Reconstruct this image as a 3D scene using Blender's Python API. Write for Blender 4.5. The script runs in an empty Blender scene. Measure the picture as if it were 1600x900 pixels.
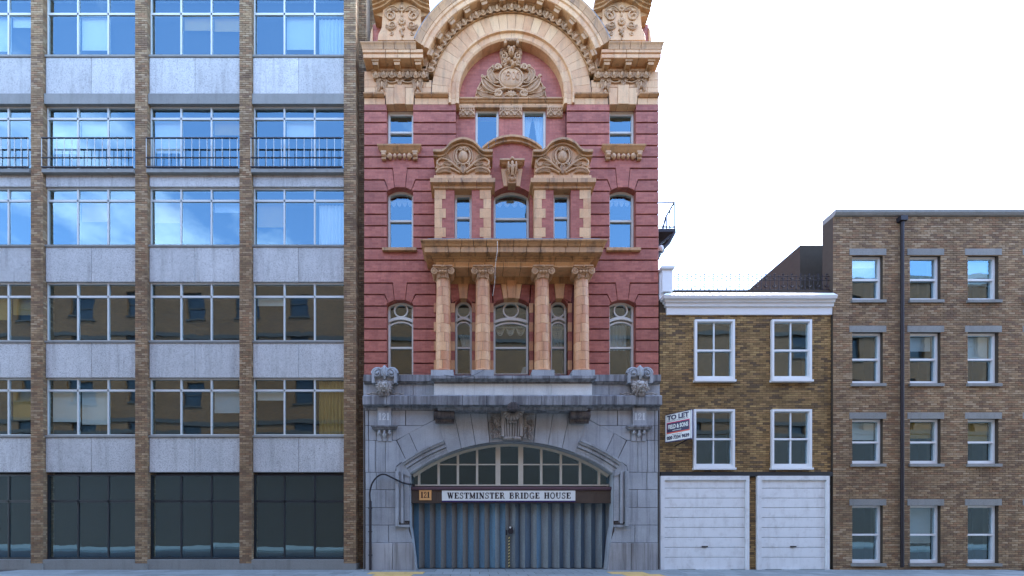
import bpy, bmesh, math, random
from mathutils import Vector, Matrix
random.seed(7)
R = math.radians
scene = bpy.context.scene
col = scene.collection

# ------------------------------------------------------------------ camera, sky, sun, exposure
CX, CD, EYE, PPM = -1.2, 14.0, 1.6, 45.0          # camera x, distance to the facade, eye height; photo scale at the facade
cam_d = bpy.data.cameras.new('camera'); cam = bpy.data.objects.new('camera', cam_d); col.objects.link(cam)
cam.location = (CX, -CD, EYE); cam.rotation_euler = (R(90), 0, 0)
cam_d.sensor_width = 36; cam_d.lens = 36*CD/(1600/PPM)
cam_d.shift_x = (800-745)/1600; cam_d.shift_y = (818-450)/1600      # perspective-corrected: level camera, raised lens
cam_d.clip_end = 3000; cam_d.clip_start = 0.05
scene.camera = cam

SUN_EL, SUN_AZ = 55, 50                             # hazy sun behind the buildings, to the right
world = bpy.data.worlds.new('World'); scene.world = world; world.use_nodes = True
wn, wl = world.node_tree.nodes, world.node_tree.links
bg = wn['Background']; bg.inputs['Strength'].default_value = 0.15
sky = wn.new('ShaderNodeTexSky'); sky.sky_type = 'NISHITA'; sky.sun_disc = False
sky.sun_elevation = R(SUN_EL); sky.sun_rotation = R(SUN_AZ)
sky.air_density = 1.0; sky.dust_density = 0.7; sky.ozone_density = 4.5
tcw = wn.new('ShaderNodeTexCoord'); mpw = wn.new('ShaderNodeMapping'); mpw.inputs['Scale'].default_value = (1, 1, 2.2)
nzw = wn.new('ShaderNodeTexNoise'); nzw.inputs['Scale'].default_value = 2.3; nzw.inputs['Detail'].default_value = 9; nzw.inputs['Roughness'].default_value = 0.6
rpw = wn.new('ShaderNodeValToRGB'); rpw.color_ramp.elements[0].position = 0.52; rpw.color_ramp.elements[1].position = 0.82
rpw.color_ramp.elements[0].color = (0, 0, 0, 1); rpw.color_ramp.elements[1].color = (0.75, 0.75, 0.75, 1)
mxw = wn.new('ShaderNodeMixRGB'); mxw.inputs[2].default_value = (8.5, 8.6, 8.8, 1)
wl.new(tcw.outputs['Generated'], mpw.inputs['Vector']); wl.new(mpw.outputs[0], nzw.inputs['Vector'])
wl.new(nzw.outputs['Fac'], rpw.inputs['Fac']); wl.new(rpw.outputs[0], mxw.inputs[0])
wl.new(sky.outputs[0], mxw.inputs[1]); wl.new(mxw.outputs[0], bg.inputs['Color'])

sun_d = bpy.data.lights.new('sun', 'SUN'); sun_d.energy = 1.2; sun_d.angle = R(12); sun_d.color = (1, 0.94, 0.86)
sun = bpy.data.objects.new('sun', sun_d); col.objects.link(sun)
sv = Vector((math.sin(R(SUN_AZ))*math.cos(R(SUN_EL)), math.cos(R(SUN_AZ))*math.cos(R(SUN_EL)), math.sin(R(SUN_EL))))
sun.rotation_euler = sv.to_track_quat('Z', 'Y').to_euler()
sun.location = (20, 30, 60)

vs = scene.view_settings
vs.view_transform = 'Standard'; vs.look = 'None'; vs.gamma = 1; vs.use_curve_mapping = False
vs.exposure = 3.02

# ------------------------------------------------------------------ measuring: a point of the photograph on the plane p metres in front of the facade
def U(px, p=0.0): return CX + (px-745)/PPM*(CD-p)/CD
def Z(py, p=0.0): return EYE + (818-py)/PPM*(CD-p)/CD
def PTS(l, p=0.0): return [(U(a, p), Z(b, p)) for a, b in l]

# ------------------------------------------------------------------ materials
def srgb(r, g, b):
    f = lambda c: c/12.92 if c <= 0.04045 else ((c+0.055)/1.055)**2.4
    return (f(r/255), f(g/255), f(b/255), 1)
class NT:
    def __init__(s, name):
        s.m = bpy.data.materials.new(name); s.m.use_nodes = True
        s.t = s.m.node_tree; s.n = s.t.nodes; s.l = s.t.links
        s.bsdf = s.n['Principled BSDF']; s.out = s.n['Material Output']
    def add(s, kind, **kw):
        n = s.n.new(kind)
        for k, v in kw.items():
            if k in n.inputs: n.inputs[k].default_value = v
            else: setattr(n, k, v)
        return n
    def put(s, sock, v):
        if isinstance(v, bpy.types.NodeSocket): s.l.new(v, sock)
        else: sock.default_value = v
    def pos(s, sx=1, sy=1, sz=1):
        g = s.add('ShaderNodeNewGeometry'); m = s.add('ShaderNodeMapping'); m.inputs['Scale'].default_value = (sx, sy, sz)
        s.l.new(g.outputs['Position'], m.inputs['Vector']); return m.outputs[0]
    def noise(s, scale, detail=4, rough=0.55, vec=None):
        n = s.add('ShaderNodeTexNoise', Scale=scale, Detail=detail, Roughness=rough)
        s.l.new(vec if vec is not None else s.pos(), n.inputs['Vector']); return n.outputs['Fac']
    def ramp(s, fac, stops):
        r = s.add('ShaderNodeValToRGB'); cr = r.color_ramp
        while len(cr.elements) < len(stops): cr.elements.new(0.5)
        for e, (p, c) in zip(cr.elements, stops):
            e.position = p; e.color = c if len(c) == 4 else (*c, 1)
        s.l.new(fac, r.inputs['Fac']); return r.outputs['Color']
    def g(s, v): return (v, v, v, 1)
    def mix(s, f, a, b, mode='MIX'):
        m = s.add('ShaderNodeMixRGB', blend_type=mode)
        s.put(m.inputs[0], f); s.put(m.inputs[1], a); s.put(m.inputs[2], b); return m.outputs[0]
    def math(s, op, a, b=0.0):
        m = s.add('ShaderNodeMath', operation=op); s.put(m.inputs[0], a); s.put(m.inputs[1], b); return m.outputs[0]
    def rand(s): return s.add('ShaderNodeObjectInfo').outputs['Random']
    def bump(s, h, strength=0.3, dist=0.01):
        b = s.add('ShaderNodeBump', Strength=strength, Distance=dist); s.l.new(h, b.inputs['Height'])
        s.l.new(b.outputs[0], s.bsdf.inputs['Normal'])
    def done(s, color, rough=0.7, spec=0.4, metal=0.0):
        s.put(s.bsdf.inputs['Base Color'], color); s.put(s.bsdf.inputs['Roughness'], rough)
        s.bsdf.inputs['Specular IOR Level'].default_value = spec; s.bsdf.inputs['Metallic'].default_value = metal
        return s.m
def streaks(t, lo, hi, sx=9.0, sz=0.5, scale=1.0):
    return t.ramp(t.noise(scale, 5, 0.65, t.pos(sx, sx, sz)), [(lo, (0, 0, 0)), (hi, (1, 1, 1))])
def plain(name, c, rough=0.6, var=0.12, spec=0.4, metal=0.0, scale=6.0, bump=0.0):
    t = NT(name); n = t.noise(scale, 5, 0.6)
    cc = t.mix(n, tuple(v*(1-var) for v in c[:3])+(1,), tuple(min(1, v*(1+var)) for v in c[:3])+(1,))
    if bump: t.bump(t.noise(scale*6, 4), bump, 0.01)
    return t.done(cc, rough, spec, metal)

def brick_mat(name, c1, c2, mortar, row, width, z0, msize=0.006, x_off=0.0, stain=None):
    t = NT(name); geo = t.add('ShaderNodeNewGeometry'); sp = t.add('ShaderNodeSeparateXYZ'); t.l.new(geo.outputs['Position'], sp.inputs[0])
    h = t.math('ADD', sp.outputs[0], sp.outputs[1]); zz = t.math('SUBTRACT', sp.outputs[2], z0)
    cb = t.add('ShaderNodeCombineXYZ'); t.l.new(t.math('ADD', h, x_off), cb.inputs[0]); t.l.new(zz, cb.inputs[1])
    b = t.add('ShaderNodeTexBrick', Scale=1.0); b.inputs['Brick Width'].default_value = width; b.inputs['Row Height'].default_value = row
    b.inputs['Mortar Size'].default_value = msize; b.inputs['Mortar Smooth'].default_value = 0.2; b.inputs['Bias'].default_value = 0.0
    b.inputs['Color1'].default_value = c1; b.inputs['Color2'].default_value = c2; b.inputs['Mortar'].default_value = mortar
    t.l.new(cb.outputs[0], b.inputs['Vector'])
    big = t.noise(0.7, 6, 0.65); fine = t.noise(14, 4, 0.6)
    c = t.mix(0.5, b.outputs['Color'], t.ramp(big, [(0.3, t.g(0.62)), (0.7, t.g(1.25))]), 'MULTIPLY')
    c = t.mix(0.35, c, t.ramp(fine, [(0.25, t.g(0.55)), (0.75, t.g(1.4))]), 'MULTIPLY')
    rv = t.math('MULTIPLY', t.math('SUBTRACT', t.rand(), 0.5), 0.22)
    c = t.mix(1.0, c, t.math('ADD', rv, 1.0), 'MULTIPLY')
    if stain: c = t.mix(t.math('MULTIPLY', streaks(t, 0.52, 0.75, 5, 0.6), 0.45), c, stain)
    inv = t.math('SUBTRACT', 1.0, b.outputs['Fac'])
    t.bump(t.math('ADD', inv, t.math('MULTIPLY', fine, 0.5)), 0.25, 0.006)
    return t.done(c, 0.62, 0.35)

ROW = 17.92/PPM                                        # height of one rusticated band of the facade
ZB0 = Z(568.8)                                         # a groove between two bands
M = {}
RED1, RED2 = srgb(176, 106, 88), srgb(154, 86, 72)
M['red'] = brick_mat('red_pressed_brick', RED1, RED2, srgb(160, 102, 89), ROW/5, 0.215, ZB0, 0.005, stain=srgb(104, 54, 52))
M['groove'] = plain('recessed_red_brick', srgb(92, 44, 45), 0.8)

def terracotta(name, base, dark, soot):
    t = NT(name); n = t.noise(2.6, 6, 0.62); r = t.rand(); f = t.noise(22, 5, 0.65)
    c = t.mix(r, base[0], base[1]); c = t.mix(t.ramp(n, [(0.38, t.g(0)), (0.72, t.g(0.6))]), c, base[2])
    c = t.mix(0.45, c, t.ramp(f, [(0.2, t.g(0.6)), (0.8, t.g(1.3))]), 'MULTIPLY')
    c = t.mix(t.math('MULTIPLY', streaks(t, 0.5, 0.72, 5, 0.9), soot), c, dark)
    t.bump(t.math('ADD', n, f), 0.25, 0.012)
    return t.done(c, 0.5, 0.45)
TDK = srgb(70, 58, 46)
M['terra'] = terracotta('buff_terracotta', (srgb(198, 144, 96), srgb(220, 176, 126), srgb(220, 180, 132)), TDK, 0.35)
M['terra_gold'] = terracotta('weathered_golden_terracotta', (srgb(180, 138, 92), srgb(196, 150, 100), srgb(164, 122, 82)), srgb(54, 46, 38), 0.7)
M['terra_col'] = terracotta('pink_buff_terracotta', (srgb(188, 126, 86), srgb(222, 176, 128), srgb(194, 138, 98)), srgb(96, 74, 58), 0.35)
M['carve'] = terracotta('carved_terracotta', (srgb(196, 156, 114), srgb(192, 150, 108), srgb(176, 140, 100)), srgb(70, 58, 44), 0.5)

def granite(name, base, stain_amt, lo=0.5, dark=None):
    t = NT(name); n = t.noise(1.3, 6, 0.6); f = t.noise(60, 3, 0.7); r = t.rand()
    c = t.mix(t.ramp(n, [(0.3, t.g(0)), (0.7, t.g(1))]), tuple(v*0.82 for v in base[:3])+(1,), tuple(min(1, v*1.12) for v in base[:3])+(1,))
    c = t.mix(0.5, c, t.ramp(f, [(0.3, t.g(0.55)), (0.7, t.g(1.4))]), 'MULTIPLY')
    c = t.mix(1.0, c, t.math('ADD', t.math('MULTIPLY', r, 0.2), 0.9), 'MULTIPLY')
    c = t.mix(t.math('MULTIPLY', streaks(t, lo, lo+0.18, 7, 0.35), stain_amt), c, dark or srgb(52, 52, 56))
    t.bump(f, 0.2, 0.004)
    return t.done(c, 0.6, 0.4)
M['granite'] = granite('grey_granite', srgb(158, 164, 168), 0.35)
M['granite_dk'] = granite('streaked_granite', srgb(142, 146, 150), 0.62, 0.42)
M['granite_lt'] = granite('whitewashed_granite', srgb(206, 212, 212), 0.35, 0.55, srgb(120, 126, 132))
M['granite_soot'] = granite('sooty_granite', srgb(106, 100, 98), 0.8, 0.42)
M['granite_carve'] = granite('carved_granite', srgb(156, 152, 146), 0.45, 0.45)
M['granite_dirty'] = granite('splashed_granite', srgb(156, 158, 160), 0.6, 0.47, srgb(88, 86, 84))
M['recess'] = plain('joint_mortar', srgb(74, 70, 66), 0.9)
M['paint'] = plain('cream_white_paint', srgb(206, 206, 196), 0.45, 0.06)
M['cream'] = plain('aged_cream_paint', srgb(188, 182, 166), 0.5, 0.1)
M['white'] = plain('white_paint', srgb(222, 226, 226), 0.45, 0.05)
t = NT('grubby_white_paint'); c = t.mix(t.math('MULTIPLY', streaks(t, 0.48, 0.75, 4, 0.6), 0.22), srgb(222, 226, 226), srgb(150, 148, 140)); c = t.mix(t.math('MULTIPLY', t.ramp(t.noise(3.0, 6, 0.7), [(0.5, t.g(0)), (0.72, t.g(1))]), 0.35), c, srgb(136, 132, 124)); M['garage'] = t.done(c, 0.5, 0.4)
M['room'] = plain('dim_room_shade', srgb(34, 33, 33), 0.9)  # near-black lining, the dimness of the rooms is put into this colour
M['lace'] = plain('net_lace', srgb(222, 222, 214), 0.8, 0.05)
M['curtain'] = plain('pale_curtain', srgb(196, 204, 206), 0.8, 0.06)
M['gold'] = plain('ochre_blind_and_reflection', srgb(176, 142, 70), 0.8, 0.1)
M['black'] = plain('black_paint', srgb(26, 24, 30), 0.5, 0.1)
M['iron'] = plain('dark_iron', srgb(48, 44, 48), 0.55, 0.15, metal=0.3)
M['lead'] = plain('lead_flashing', srgb(120, 124, 128), 0.5, 0.15, metal=0.4)
M['brown'] = plain('brown_timber', srgb(76, 64, 54), 0.6, 0.25)
M['maroon'] = plain('dull_maroon_paint', srgb(96, 74, 82), 0.55, 0.15)
M['slate'] = plain('slate_roof', srgb(96, 100, 106), 0.6, 0.2)

def glass_mat(name, tint, body, ior):
    t = NT(name); t.n.remove(t.bsdf)
    tr = t.add('ShaderNodeBsdfTransparent'); tr.inputs['Color'].default_value = tint
    gl = t.add('ShaderNodeBsdfGlossy'); gl.inputs['Roughness'].default_value = 0.015; gl.inputs['Color'].default_value = body
    fr = t.add('ShaderNodeFresnel'); fr.inputs['IOR'].default_value = ior
    bf = t.add('ShaderNodeNewGeometry').outputs['Backfacing']; fac = t.math('MULTIPLY', fr.outputs[0], t.math('SUBTRACT', 1.0, bf))      # one reflection per pane
    bp = t.add('ShaderNodeBump', Strength=0.03, Distance=0.05); t.l.new(t.noise(1.6, 2, 0.4), bp.inputs['Height'])
    t.l.new(bp.outputs[0], gl.inputs['Normal'])
    mx = t.add('ShaderNodeMixShader'); t.l.new(fac, mx.inputs[0]); t.l.new(tr.outputs[0], mx.inputs[1]); t.l.new(gl.outputs[0], mx.inputs[2])
    t.l.new(mx.outputs[0], t.out.inputs['Surface']); return t.m
M['glass'] = glass_mat('window_glass', (0.84, 0.88, 0.88, 1), (0.52, 0.82, 1, 1), 2.65)

def speckle(name, c, d, scale=70):
    t = NT(name); v = t.noise(scale, 2, 0.8)
    cc = t.mix(t.ramp(v, [(0.40, t.g(1)), (0.46, t.g(0))]), c, d)
    cc = t.mix(0.35, cc, t.ramp(t.noise(1.0, 5), [(0.3, t.g(0.7)), (0.7, t.g(1.15))]), 'MULTIPLY')
    cc = t.mix(t.math('MULTIPLY', streaks(t, 0.5, 0.75, 5, 0.5), 0.4), cc, srgb(104, 102, 98))
    cc = t.mix(1.0, cc, t.math('ADD', t.math('MULTIPLY', t.rand(), 0.16), 0.9), 'MULTIPLY')
    t.bump(v, 0.4, 0.01); return t.done(cc, 0.8, 0.3)
M['panel'] = speckle('speckled_concrete', srgb(196, 199, 198), srgb(138, 140, 140), 46)
M['panel_rib'] = speckle('concrete_edge', srgb(140, 142, 138), srgb(120, 122, 120))
def attr_brick(name, dirt):
    t = NT(name); a = t.add('ShaderNodeAttribute'); a.attribute_name = 'tone'
    f = t.noise(25, 4, 0.65); b = t.noise(0.6, 5, 0.6)
    c = t.mix(0.5, a.outputs['Color'], t.ramp(f, [(0.25, t.g(0.55)), (0.75, t.g(1.35))]), 'MULTIPLY')
    c = t.mix(t.ramp(b, [(0.42, t.g(0)), (0.75, t.g(0.55))]), c, dirt)
    c = t.mix(t.math('MULTIPLY', streaks(t, 0.5, 0.72, 2.5, 0.35), 0.35), c, tuple(v*0.8 for v in dirt[:3])+(1,))
    t.bump(f, 0.4, 0.006); return t.done(c, 0.85, 0.25)
M['brown_brick'] = attr_brick('brown_brick', srgb(92, 76, 60))
M['stock_brick'] = attr_brick('yellow_stock_brick', srgb(84, 70, 50))
M['mortar'] = plain('sandy_mortar', srgb(112, 98, 80), 0.95, 0.2)
M['mortar_dk'] = plain('sooty_mortar', srgb(70, 62, 52), 0.95, 0.2)
# ------------------------------------------------------------------ mesh helpers
class MB:
    """collects faces; build() links them as ONE mesh object"""
    def __init__(s): s.v = []; s.f = []; s.sm = set()
    def add(s, vs, fs, smooth=False):
        o = len(s.v); s.v += [tuple(v) for v in vs]
        for f in fs:
            if smooth: s.sm.add(len(s.f))
            s.f.append(tuple(i+o for i in f))
        return s
    def box(s, x0, x1, y0, y1, z0, z1):
        if x0 > x1: x0, x1 = x1, x0
        return s.add([(x0,y0,z0),(x1,y0,z0),(x1,y1,z0),(x0,y1,z0),(x0,y0,z1),(x1,y0,z1),(x1,y1,z1),(x0,y1,z1)],
                     [(0,3,2,1),(4,5,6,7),(0,1,5,4),(1,2,6,5),(2,3,7,6),(3,0,4,7)])
    def prism(s, poly, y0, y1, c=0.0):
        """polygon in (x, z) from the front y0 to the back y1, front edge chamfered by c"""
        n = len(poly)
        if c:
            rings = [(inset(poly, c), y0), (poly, y0+c), (poly, y1)]
        else: rings = [(poly, y0), (poly, y1)]
        vs = [(x, y, z) for pl, y in rings for x, z in pl]; fs = [tuple(range(n)), tuple(range((len(rings)-1)*n, len(rings)*n))[::-1]]
        for k in range(len(rings)-1):
            for i in range(n):
                j = (i+1) % n; fs.append((k*n+i, (k+1)*n+i, (k+1)*n+j, k*n+j))
        return s.add(vs, fs)
    def ring(s, outer, inner, y0, y1):
        n = len(outer); vs = [(x,y0,z) for x,z in outer]+[(x,y0,z) for x,z in inner]+[(x,y1,z) for x,z in outer]+[(x,y1,z) for x,z in inner]; fs = []
        for i in range(n):
            j = (i+1) % n
            fs += [(i,j,n+j,n+i), (2*n+i,3*n+i,3*n+j,2*n+j), (i,2*n+i,2*n+j,j), (n+i,n+j,3*n+j,3*n+i)]
        return s.add(vs, fs)
    def tube(s, pts, rad, seg=6, fy=1.0, caps=True):
        """round bar through 3-D points, rad a number or one per point; fy flattens it in y"""
        P = [Vector(p) for p in pts]; n = len(P)
        if not isinstance(rad, (list, tuple)): rad = [rad]*n
        vs = []; up = None
        for i in range(n):
            d = (P[min(i+1,n-1)]-P[max(i-1,0)])
            d = d.normalized() if d.length > 1e-9 else Vector((0,0,1))
            if up is None: up = Vector((0,1,0)) if abs(d.y) < 0.9 else Vector((1,0,0))
            a = up-d*up.dot(d)
            a = a.normalized() if a.length > 1e-6 else d.orthogonal().normalized()
            b = d.cross(a); up = a
            for k in range(seg):
                t = 2*math.pi*k/seg; w = (a*math.cos(t)+b*math.sin(t))*max(rad[i], 1e-4)
                vs.append((P[i].x+w.x, P[i].y+w.y*fy, P[i].z+w.z))
        fs = []
        for i in range(n-1):
            for k in range(seg):
                l = (k+1) % seg; fs.append((i*seg+k, i*seg+l, (i+1)*seg+l, (i+1)*seg+k))
        s.add(vs, fs, True)
        if caps: s.add(vs[:seg], [tuple(range(seg))]); s.add(vs[-seg:], [tuple(range(seg))[::-1]])
        return s
    def ball(s, c, rx, ry, rz, nu=10, nv=6, rot=0.0):
        vs = []; fs = []; ca, sa = math.cos(rot), math.sin(rot)
        for j in range(nv+1):
            ph = -math.pi/2+math.pi*j/nv
            for i in range(nu):
                th = 2*math.pi*i/nu; x = rx*math.cos(ph)*math.cos(th); y = ry*math.cos(ph)*math.sin(th); z = rz*math.sin(ph)
                vs.append((c[0]+x*ca-z*sa, c[1]+y, c[2]+x*sa+z*ca))
        for j in range(nv):
            for i in range(nu):
                k = (i+1) % nu; fs.append((j*nu+i, j*nu+k, (j+1)*nu+k, (j+1)*nu+i))
        return s.add(vs, fs, True)
    def lathe(s, c, prof, a0=0.0, a1=2*math.pi, n=20, smooth=True):
        """(radius, z) profile about the vertical axis through c"""
        vs = []; fs = []; m = len(prof); full = abs(a1-a0-2*math.pi) < 1e-6; k = n if full else n+1
        for i in range(k):
            a = a0+(a1-a0)*i/n
            for r, z in prof: vs.append((c[0]+r*math.sin(a), c[1]-r*math.cos(a), c[2]+z))
        for i in range(n):
            j = (i+1) % k
            for q in range(m-1): fs.append((i*m+q, j*m+q, j*m+q+1, i*m+q+1))
        return s.add(vs, fs, smooth)
    def disc_y(s, cx, cz, r, y0, y1, n=20):
        return s.prism([(cx+r*math.cos(2*math.pi*i/n), cz+r*math.sin(2*math.pi*i/n)) for i in range(n)], y0, y1)
    def sweep(s, cx, cz, prof, a0, a1, n):
        """(radius, y) section swept round the centre (cx, cz) in the plane of the facade, angles in degrees"""
        m = len(prof); vs = []; fs = []
        for i in range(n+1):
            a = R(a0+(a1-a0)*i/n)
            for r, y in prof: vs.append((cx+r*math.cos(a), y, cz+r*math.sin(a)))
        for i in range(n):
            for q in range(m):
                w = (q+1) % m; fs.append((i*m+q, i*m+w, (i+1)*m+w, (i+1)*m+q))
        fs += [tuple(range(m)), tuple(range(n*m, n*m+m))[::-1]]
        return s.add(vs, fs)
    def ledge(s, x0, x1, prof, y0=0.0, yb=0.1, mL=False, mR=False):
        """moulding: (projection, z) profile bottom to top on the plane y0, mitred and returned at an end where mL / mR"""
        vs = []; m = len(prof)
        for p, z in prof:
            a = x0-p if mL else x0; b = x1+p if mR else x1
            vs += [(a, y0-p, z), (b, y0-p, z), (b, yb, z), (a, yb, z)]
        fs = [(0,1,2,3), (4*m-4,4*m-1,4*m-2,4*m-3)]
        for i in range(m-1):
            for k in range(4):
                l = (k+1) % 4; fs.append((4*i+k, 4*i+4+k, 4*i+4+l, 4*i+l))
        return s.add(vs, fs)
    def spiral(s, cx, cz, r, y, turns=1.6, a0=90, d=1, th=0.03, n=26, r_end=0.12, fy=0.8):
        pts = []; rad = []
        for i in range(n+1):
            t = i/n; a = R(a0)+d*t*turns*2*math.pi; q = r*((1-t)+r_end*t)
            pts.append((cx+q*math.cos(a), y-0.02*t, cz+q*math.sin(a))); rad.append(1.25*th*(1-0.45*t))
        return s.tube(pts, rad, 5, fy)
    def leaf(s, pts, w, y, bulge=0.04, n=5):
        """carved leaf along 2-D points: a low belly between two raised edges, with a midrib"""
        P = bez(pts, n); m = len(P); E = ([], [], []); vs = []; fs = []
        for i, (x, z) in enumerate(P):
            a = P[max(i-1,0)]; b = P[min(i+1,m-1)]; dx, dz = b[0]-a[0], b[1]-a[1]; L = math.hypot(dx, dz) or 1
            t = i/(m-1); ww = w*(0.15+0.95*math.sin(math.pi*min(1, t*0.9+0.06))); nx, nz = -dz/L, dx/L; h = bulge*(0.5+0.5*math.sin(math.pi*t))
            for k, o in enumerate((-1, 0, 1)): E[k].append((x+nx*ww*o, y-h*(0.9 if o else 0.6), z+nz*ww*o))
            for o, q in ((-1.05, 0), (-0.9, 0.6), (-0.45, 0.35), (0, 0.3), (0.45, 0.35), (0.9, 0.6), (1.05, 0)): vs.append((x+nx*ww*o, y-h*q, z+nz*ww*o))
        for i in range(m-1):
            for k in range(6): fs.append((i*7+k, i*7+k+1, i*7+8+k, i*7+7+k))
        s.add(vs, fs, True)
        for k, e in enumerate(E): s.tube(e, [max(0.008, w*(0.2 if k != 1 else 0.16)*(1-0.4*i/(m-1))) for i in range(m)], 5)
        return s
    def mirror(s, cx=0.0):
        """adds the mirror image about x = cx"""
        n = len(s.v); m = len(s.f); s.v += [(2*cx-x, y, z) for x, y, z in s.v[:n]]
        for k in range(m):
            if k in s.sm: s.sm.add(len(s.f))
            s.f.append(tuple(i+n for i in s.f[k])[::-1])
        return s
    def flip(s, cx=0.0):
        s.v = [(2*cx-x, y, z) for x, y, z in s.v]; s.f = [f[::-1] for f in s.f]; return s
    def mesh(s, name, recalc=True):
        me = bpy.data.meshes.new(name); me.from_pydata(s.v, [], s.f)
        for k in s.sm: me.polygons[k].use_smooth = True
        if recalc:
            b = bmesh.new(); b.from_mesh(me); bmesh.ops.recalc_face_normals(b, faces=b.faces); b.to_mesh(me); b.free()
        return me
    def build(s, name, mat, parent=None, origin=None):
        if origin == 'base':
            xs, ys, zs = zip(*s.v); origin = ((min(xs)+max(xs))/2, (min(ys)+max(ys))/2, min(zs))
        if origin: s.v = [(x-origin[0], y-origin[1], z-origin[2]) for x, y, z in s.v]
        return link(name, s.mesh(name), mat, parent, origin or (0,0,0))
def link(name, me, mat=None, parent=None, loc=(0,0,0), rot=(0,0,0), scale=(1,1,1)):
    o = bpy.data.objects.new(name, me); col.objects.link(o); o.location = loc; o.rotation_euler = rot; o.scale = scale
    if mat and not me.materials: me.materials.append(M[mat] if isinstance(mat, str) else mat)
    if parent:
        o.parent = parent; o.matrix_parent_inverse = Matrix.Translation(-world_loc(parent))
    return o
def world_loc(o): return Vector(o.location)
def empty(name, loc=(0,0,0), parent=None):
    o = bpy.data.objects.new(name, None); col.objects.link(o); o.location = loc; o.empty_display_size = 0.3
    if parent: o.parent = parent; o.matrix_parent_inverse = Matrix.Translation(-world_loc(parent))
    return o
def tag(o, label, cat, group=None):
    o['label'] = label; o['category'] = cat
    if group: o['group'] = group
    return o
def inset(poly, c):
    n = len(poly); A = sum(poly[i][0]*poly[(i+1)%n][1]-poly[(i+1)%n][0]*poly[i][1] for i in range(n)); sg = 1 if A > 0 else -1; out = []
    for i in range(n):
        p, q, r = Vector(poly[i-1]), Vector(poly[i]), Vector(poly[(i+1)%n])
        a = (q-p).normalized(); b = (r-q).normalized(); na = Vector((-a.y, a.x))*sg; nb = Vector((-b.y, b.x))*sg
        m = na+nb; k = m.dot(na); m = m/(k if k > 0.25 else 0.25); out.append(tuple(q+m*c))
    return out
def bez(pts, n):
    """smooth curve through 2-D or 3-D control points (Catmull-Rom)"""
    P = [Vector(p) for p in pts]; out = []
    if len(P) == 2: return [tuple(P[0].lerp(P[1], i/n)) for i in range(n+1)]
    for k in range(len(P)-1):
        a, b, c, d = P[max(k-1,0)], P[k], P[k+1], P[min(k+2,len(P)-1)]
        for i in range(n):
            t = i/n; out.append(tuple(0.5*((2*b)+(c-a)*t+(2*a-5*b+4*c-d)*t*t+(3*b-a-3*c+d)*t**3)))
    out.append(tuple(P[-1])); return out
def arc_pts(x0, x1, zs, rise, n=12):
    """segmental arch from (x0, zs) over the crown zs + rise to (x1, zs)"""
    if rise <= 1e-4: return [(x0, zs), (x1, zs)]
    h = (x1-x0)/2; r = (h*h+rise*rise)/(2*rise); cz = zs+rise-r; cx = (x0+x1)/2; a = math.asin(min(1, h/r))
    return [(cx+r*math.sin(-a+2*a*i/n), cz+r*math.cos(-a+2*a*i/n)) for i in range(n+1)]
def wall_grid(rect, holes, y0, y1):
    """a slab in the x-z plane with rectangular openings and their reveals"""
    x0, x1, z0, z1 = rect
    xs = sorted({x0, x1, *[h[0] for h in holes], *[h[1] for h in holes]}); zs = sorted({z0, z1, *[h[2] for h in holes], *[h[3] for h in holes]})
    xs = [x for x in xs if x0 <= x <= x1]; zs = [z for z in zs if z0 <= z <= z1]
    def solid(i, j):
        if i < 0 or j < 0 or i >= len(xs)-1 or j >= len(zs)-1: return False
        cx, cz = (xs[i]+xs[i+1])/2, (zs[j]+zs[j+1])/2
        return not any(h[0] < cx < h[1] and h[2] < cz < h[3] for h in holes)
    mb = MB()
    for i in range(len(xs)-1):
        for j in range(len(zs)-1):
            if not solid(i, j): continue
            a, b, c, d = xs[i], xs[i+1], zs[j], zs[j+1]
            mb.add([(a,y0,c),(b,y0,c),(b,y0,d),(a,y0,d)], [(0,1,2,3)]); mb.add([(a,y1,c),(b,y1,c),(b,y1,d),(a,y1,d)], [(3,2,1,0)])
            if not solid(i-1, j): mb.add([(a,y0,c),(a,y1,c),(a,y1,d),(a,y0,d)], [(3,2,1,0)])
            if not solid(i+1, j): mb.add([(b,y0,c),(b,y1,c),(b,y1,d),(b,y0,d)], [(0,1,2,3)])
            if not solid(i, j-1): mb.add([(a,y0,c),(b,y0,c),(b,y1,c),(a,y1,c)], [(3,2,1,0)])
            if not solid(i, j+1): mb.add([(a,y0,d),(b,y0,d),(b,y1,d),(a,y1,d)], [(0,1,2,3)])
    return mb
def blocks(name, parent, mat, x0, x1, n, prof, y0=0.0, yb=0.1, mL=False, mR=False, gap=0.008, jitter=0.0):
    """a moulding cut into n separate blocks"""
    cuts = [x0+(x1-x0)*i/n for i in range(n+1)]
    for i in range(1, n): cuts[i] += random.uniform(-jitter, jitter)
    for i in range(n):
        a = cuts[i]+(gap if i else 0); b = cuts[i+1]-(gap if i < n-1 else 0)
        MB().ledge(a, b, prof, y0, yb, mL and i == 0, mR and i == n-1).build(name, mat, parent)
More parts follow.
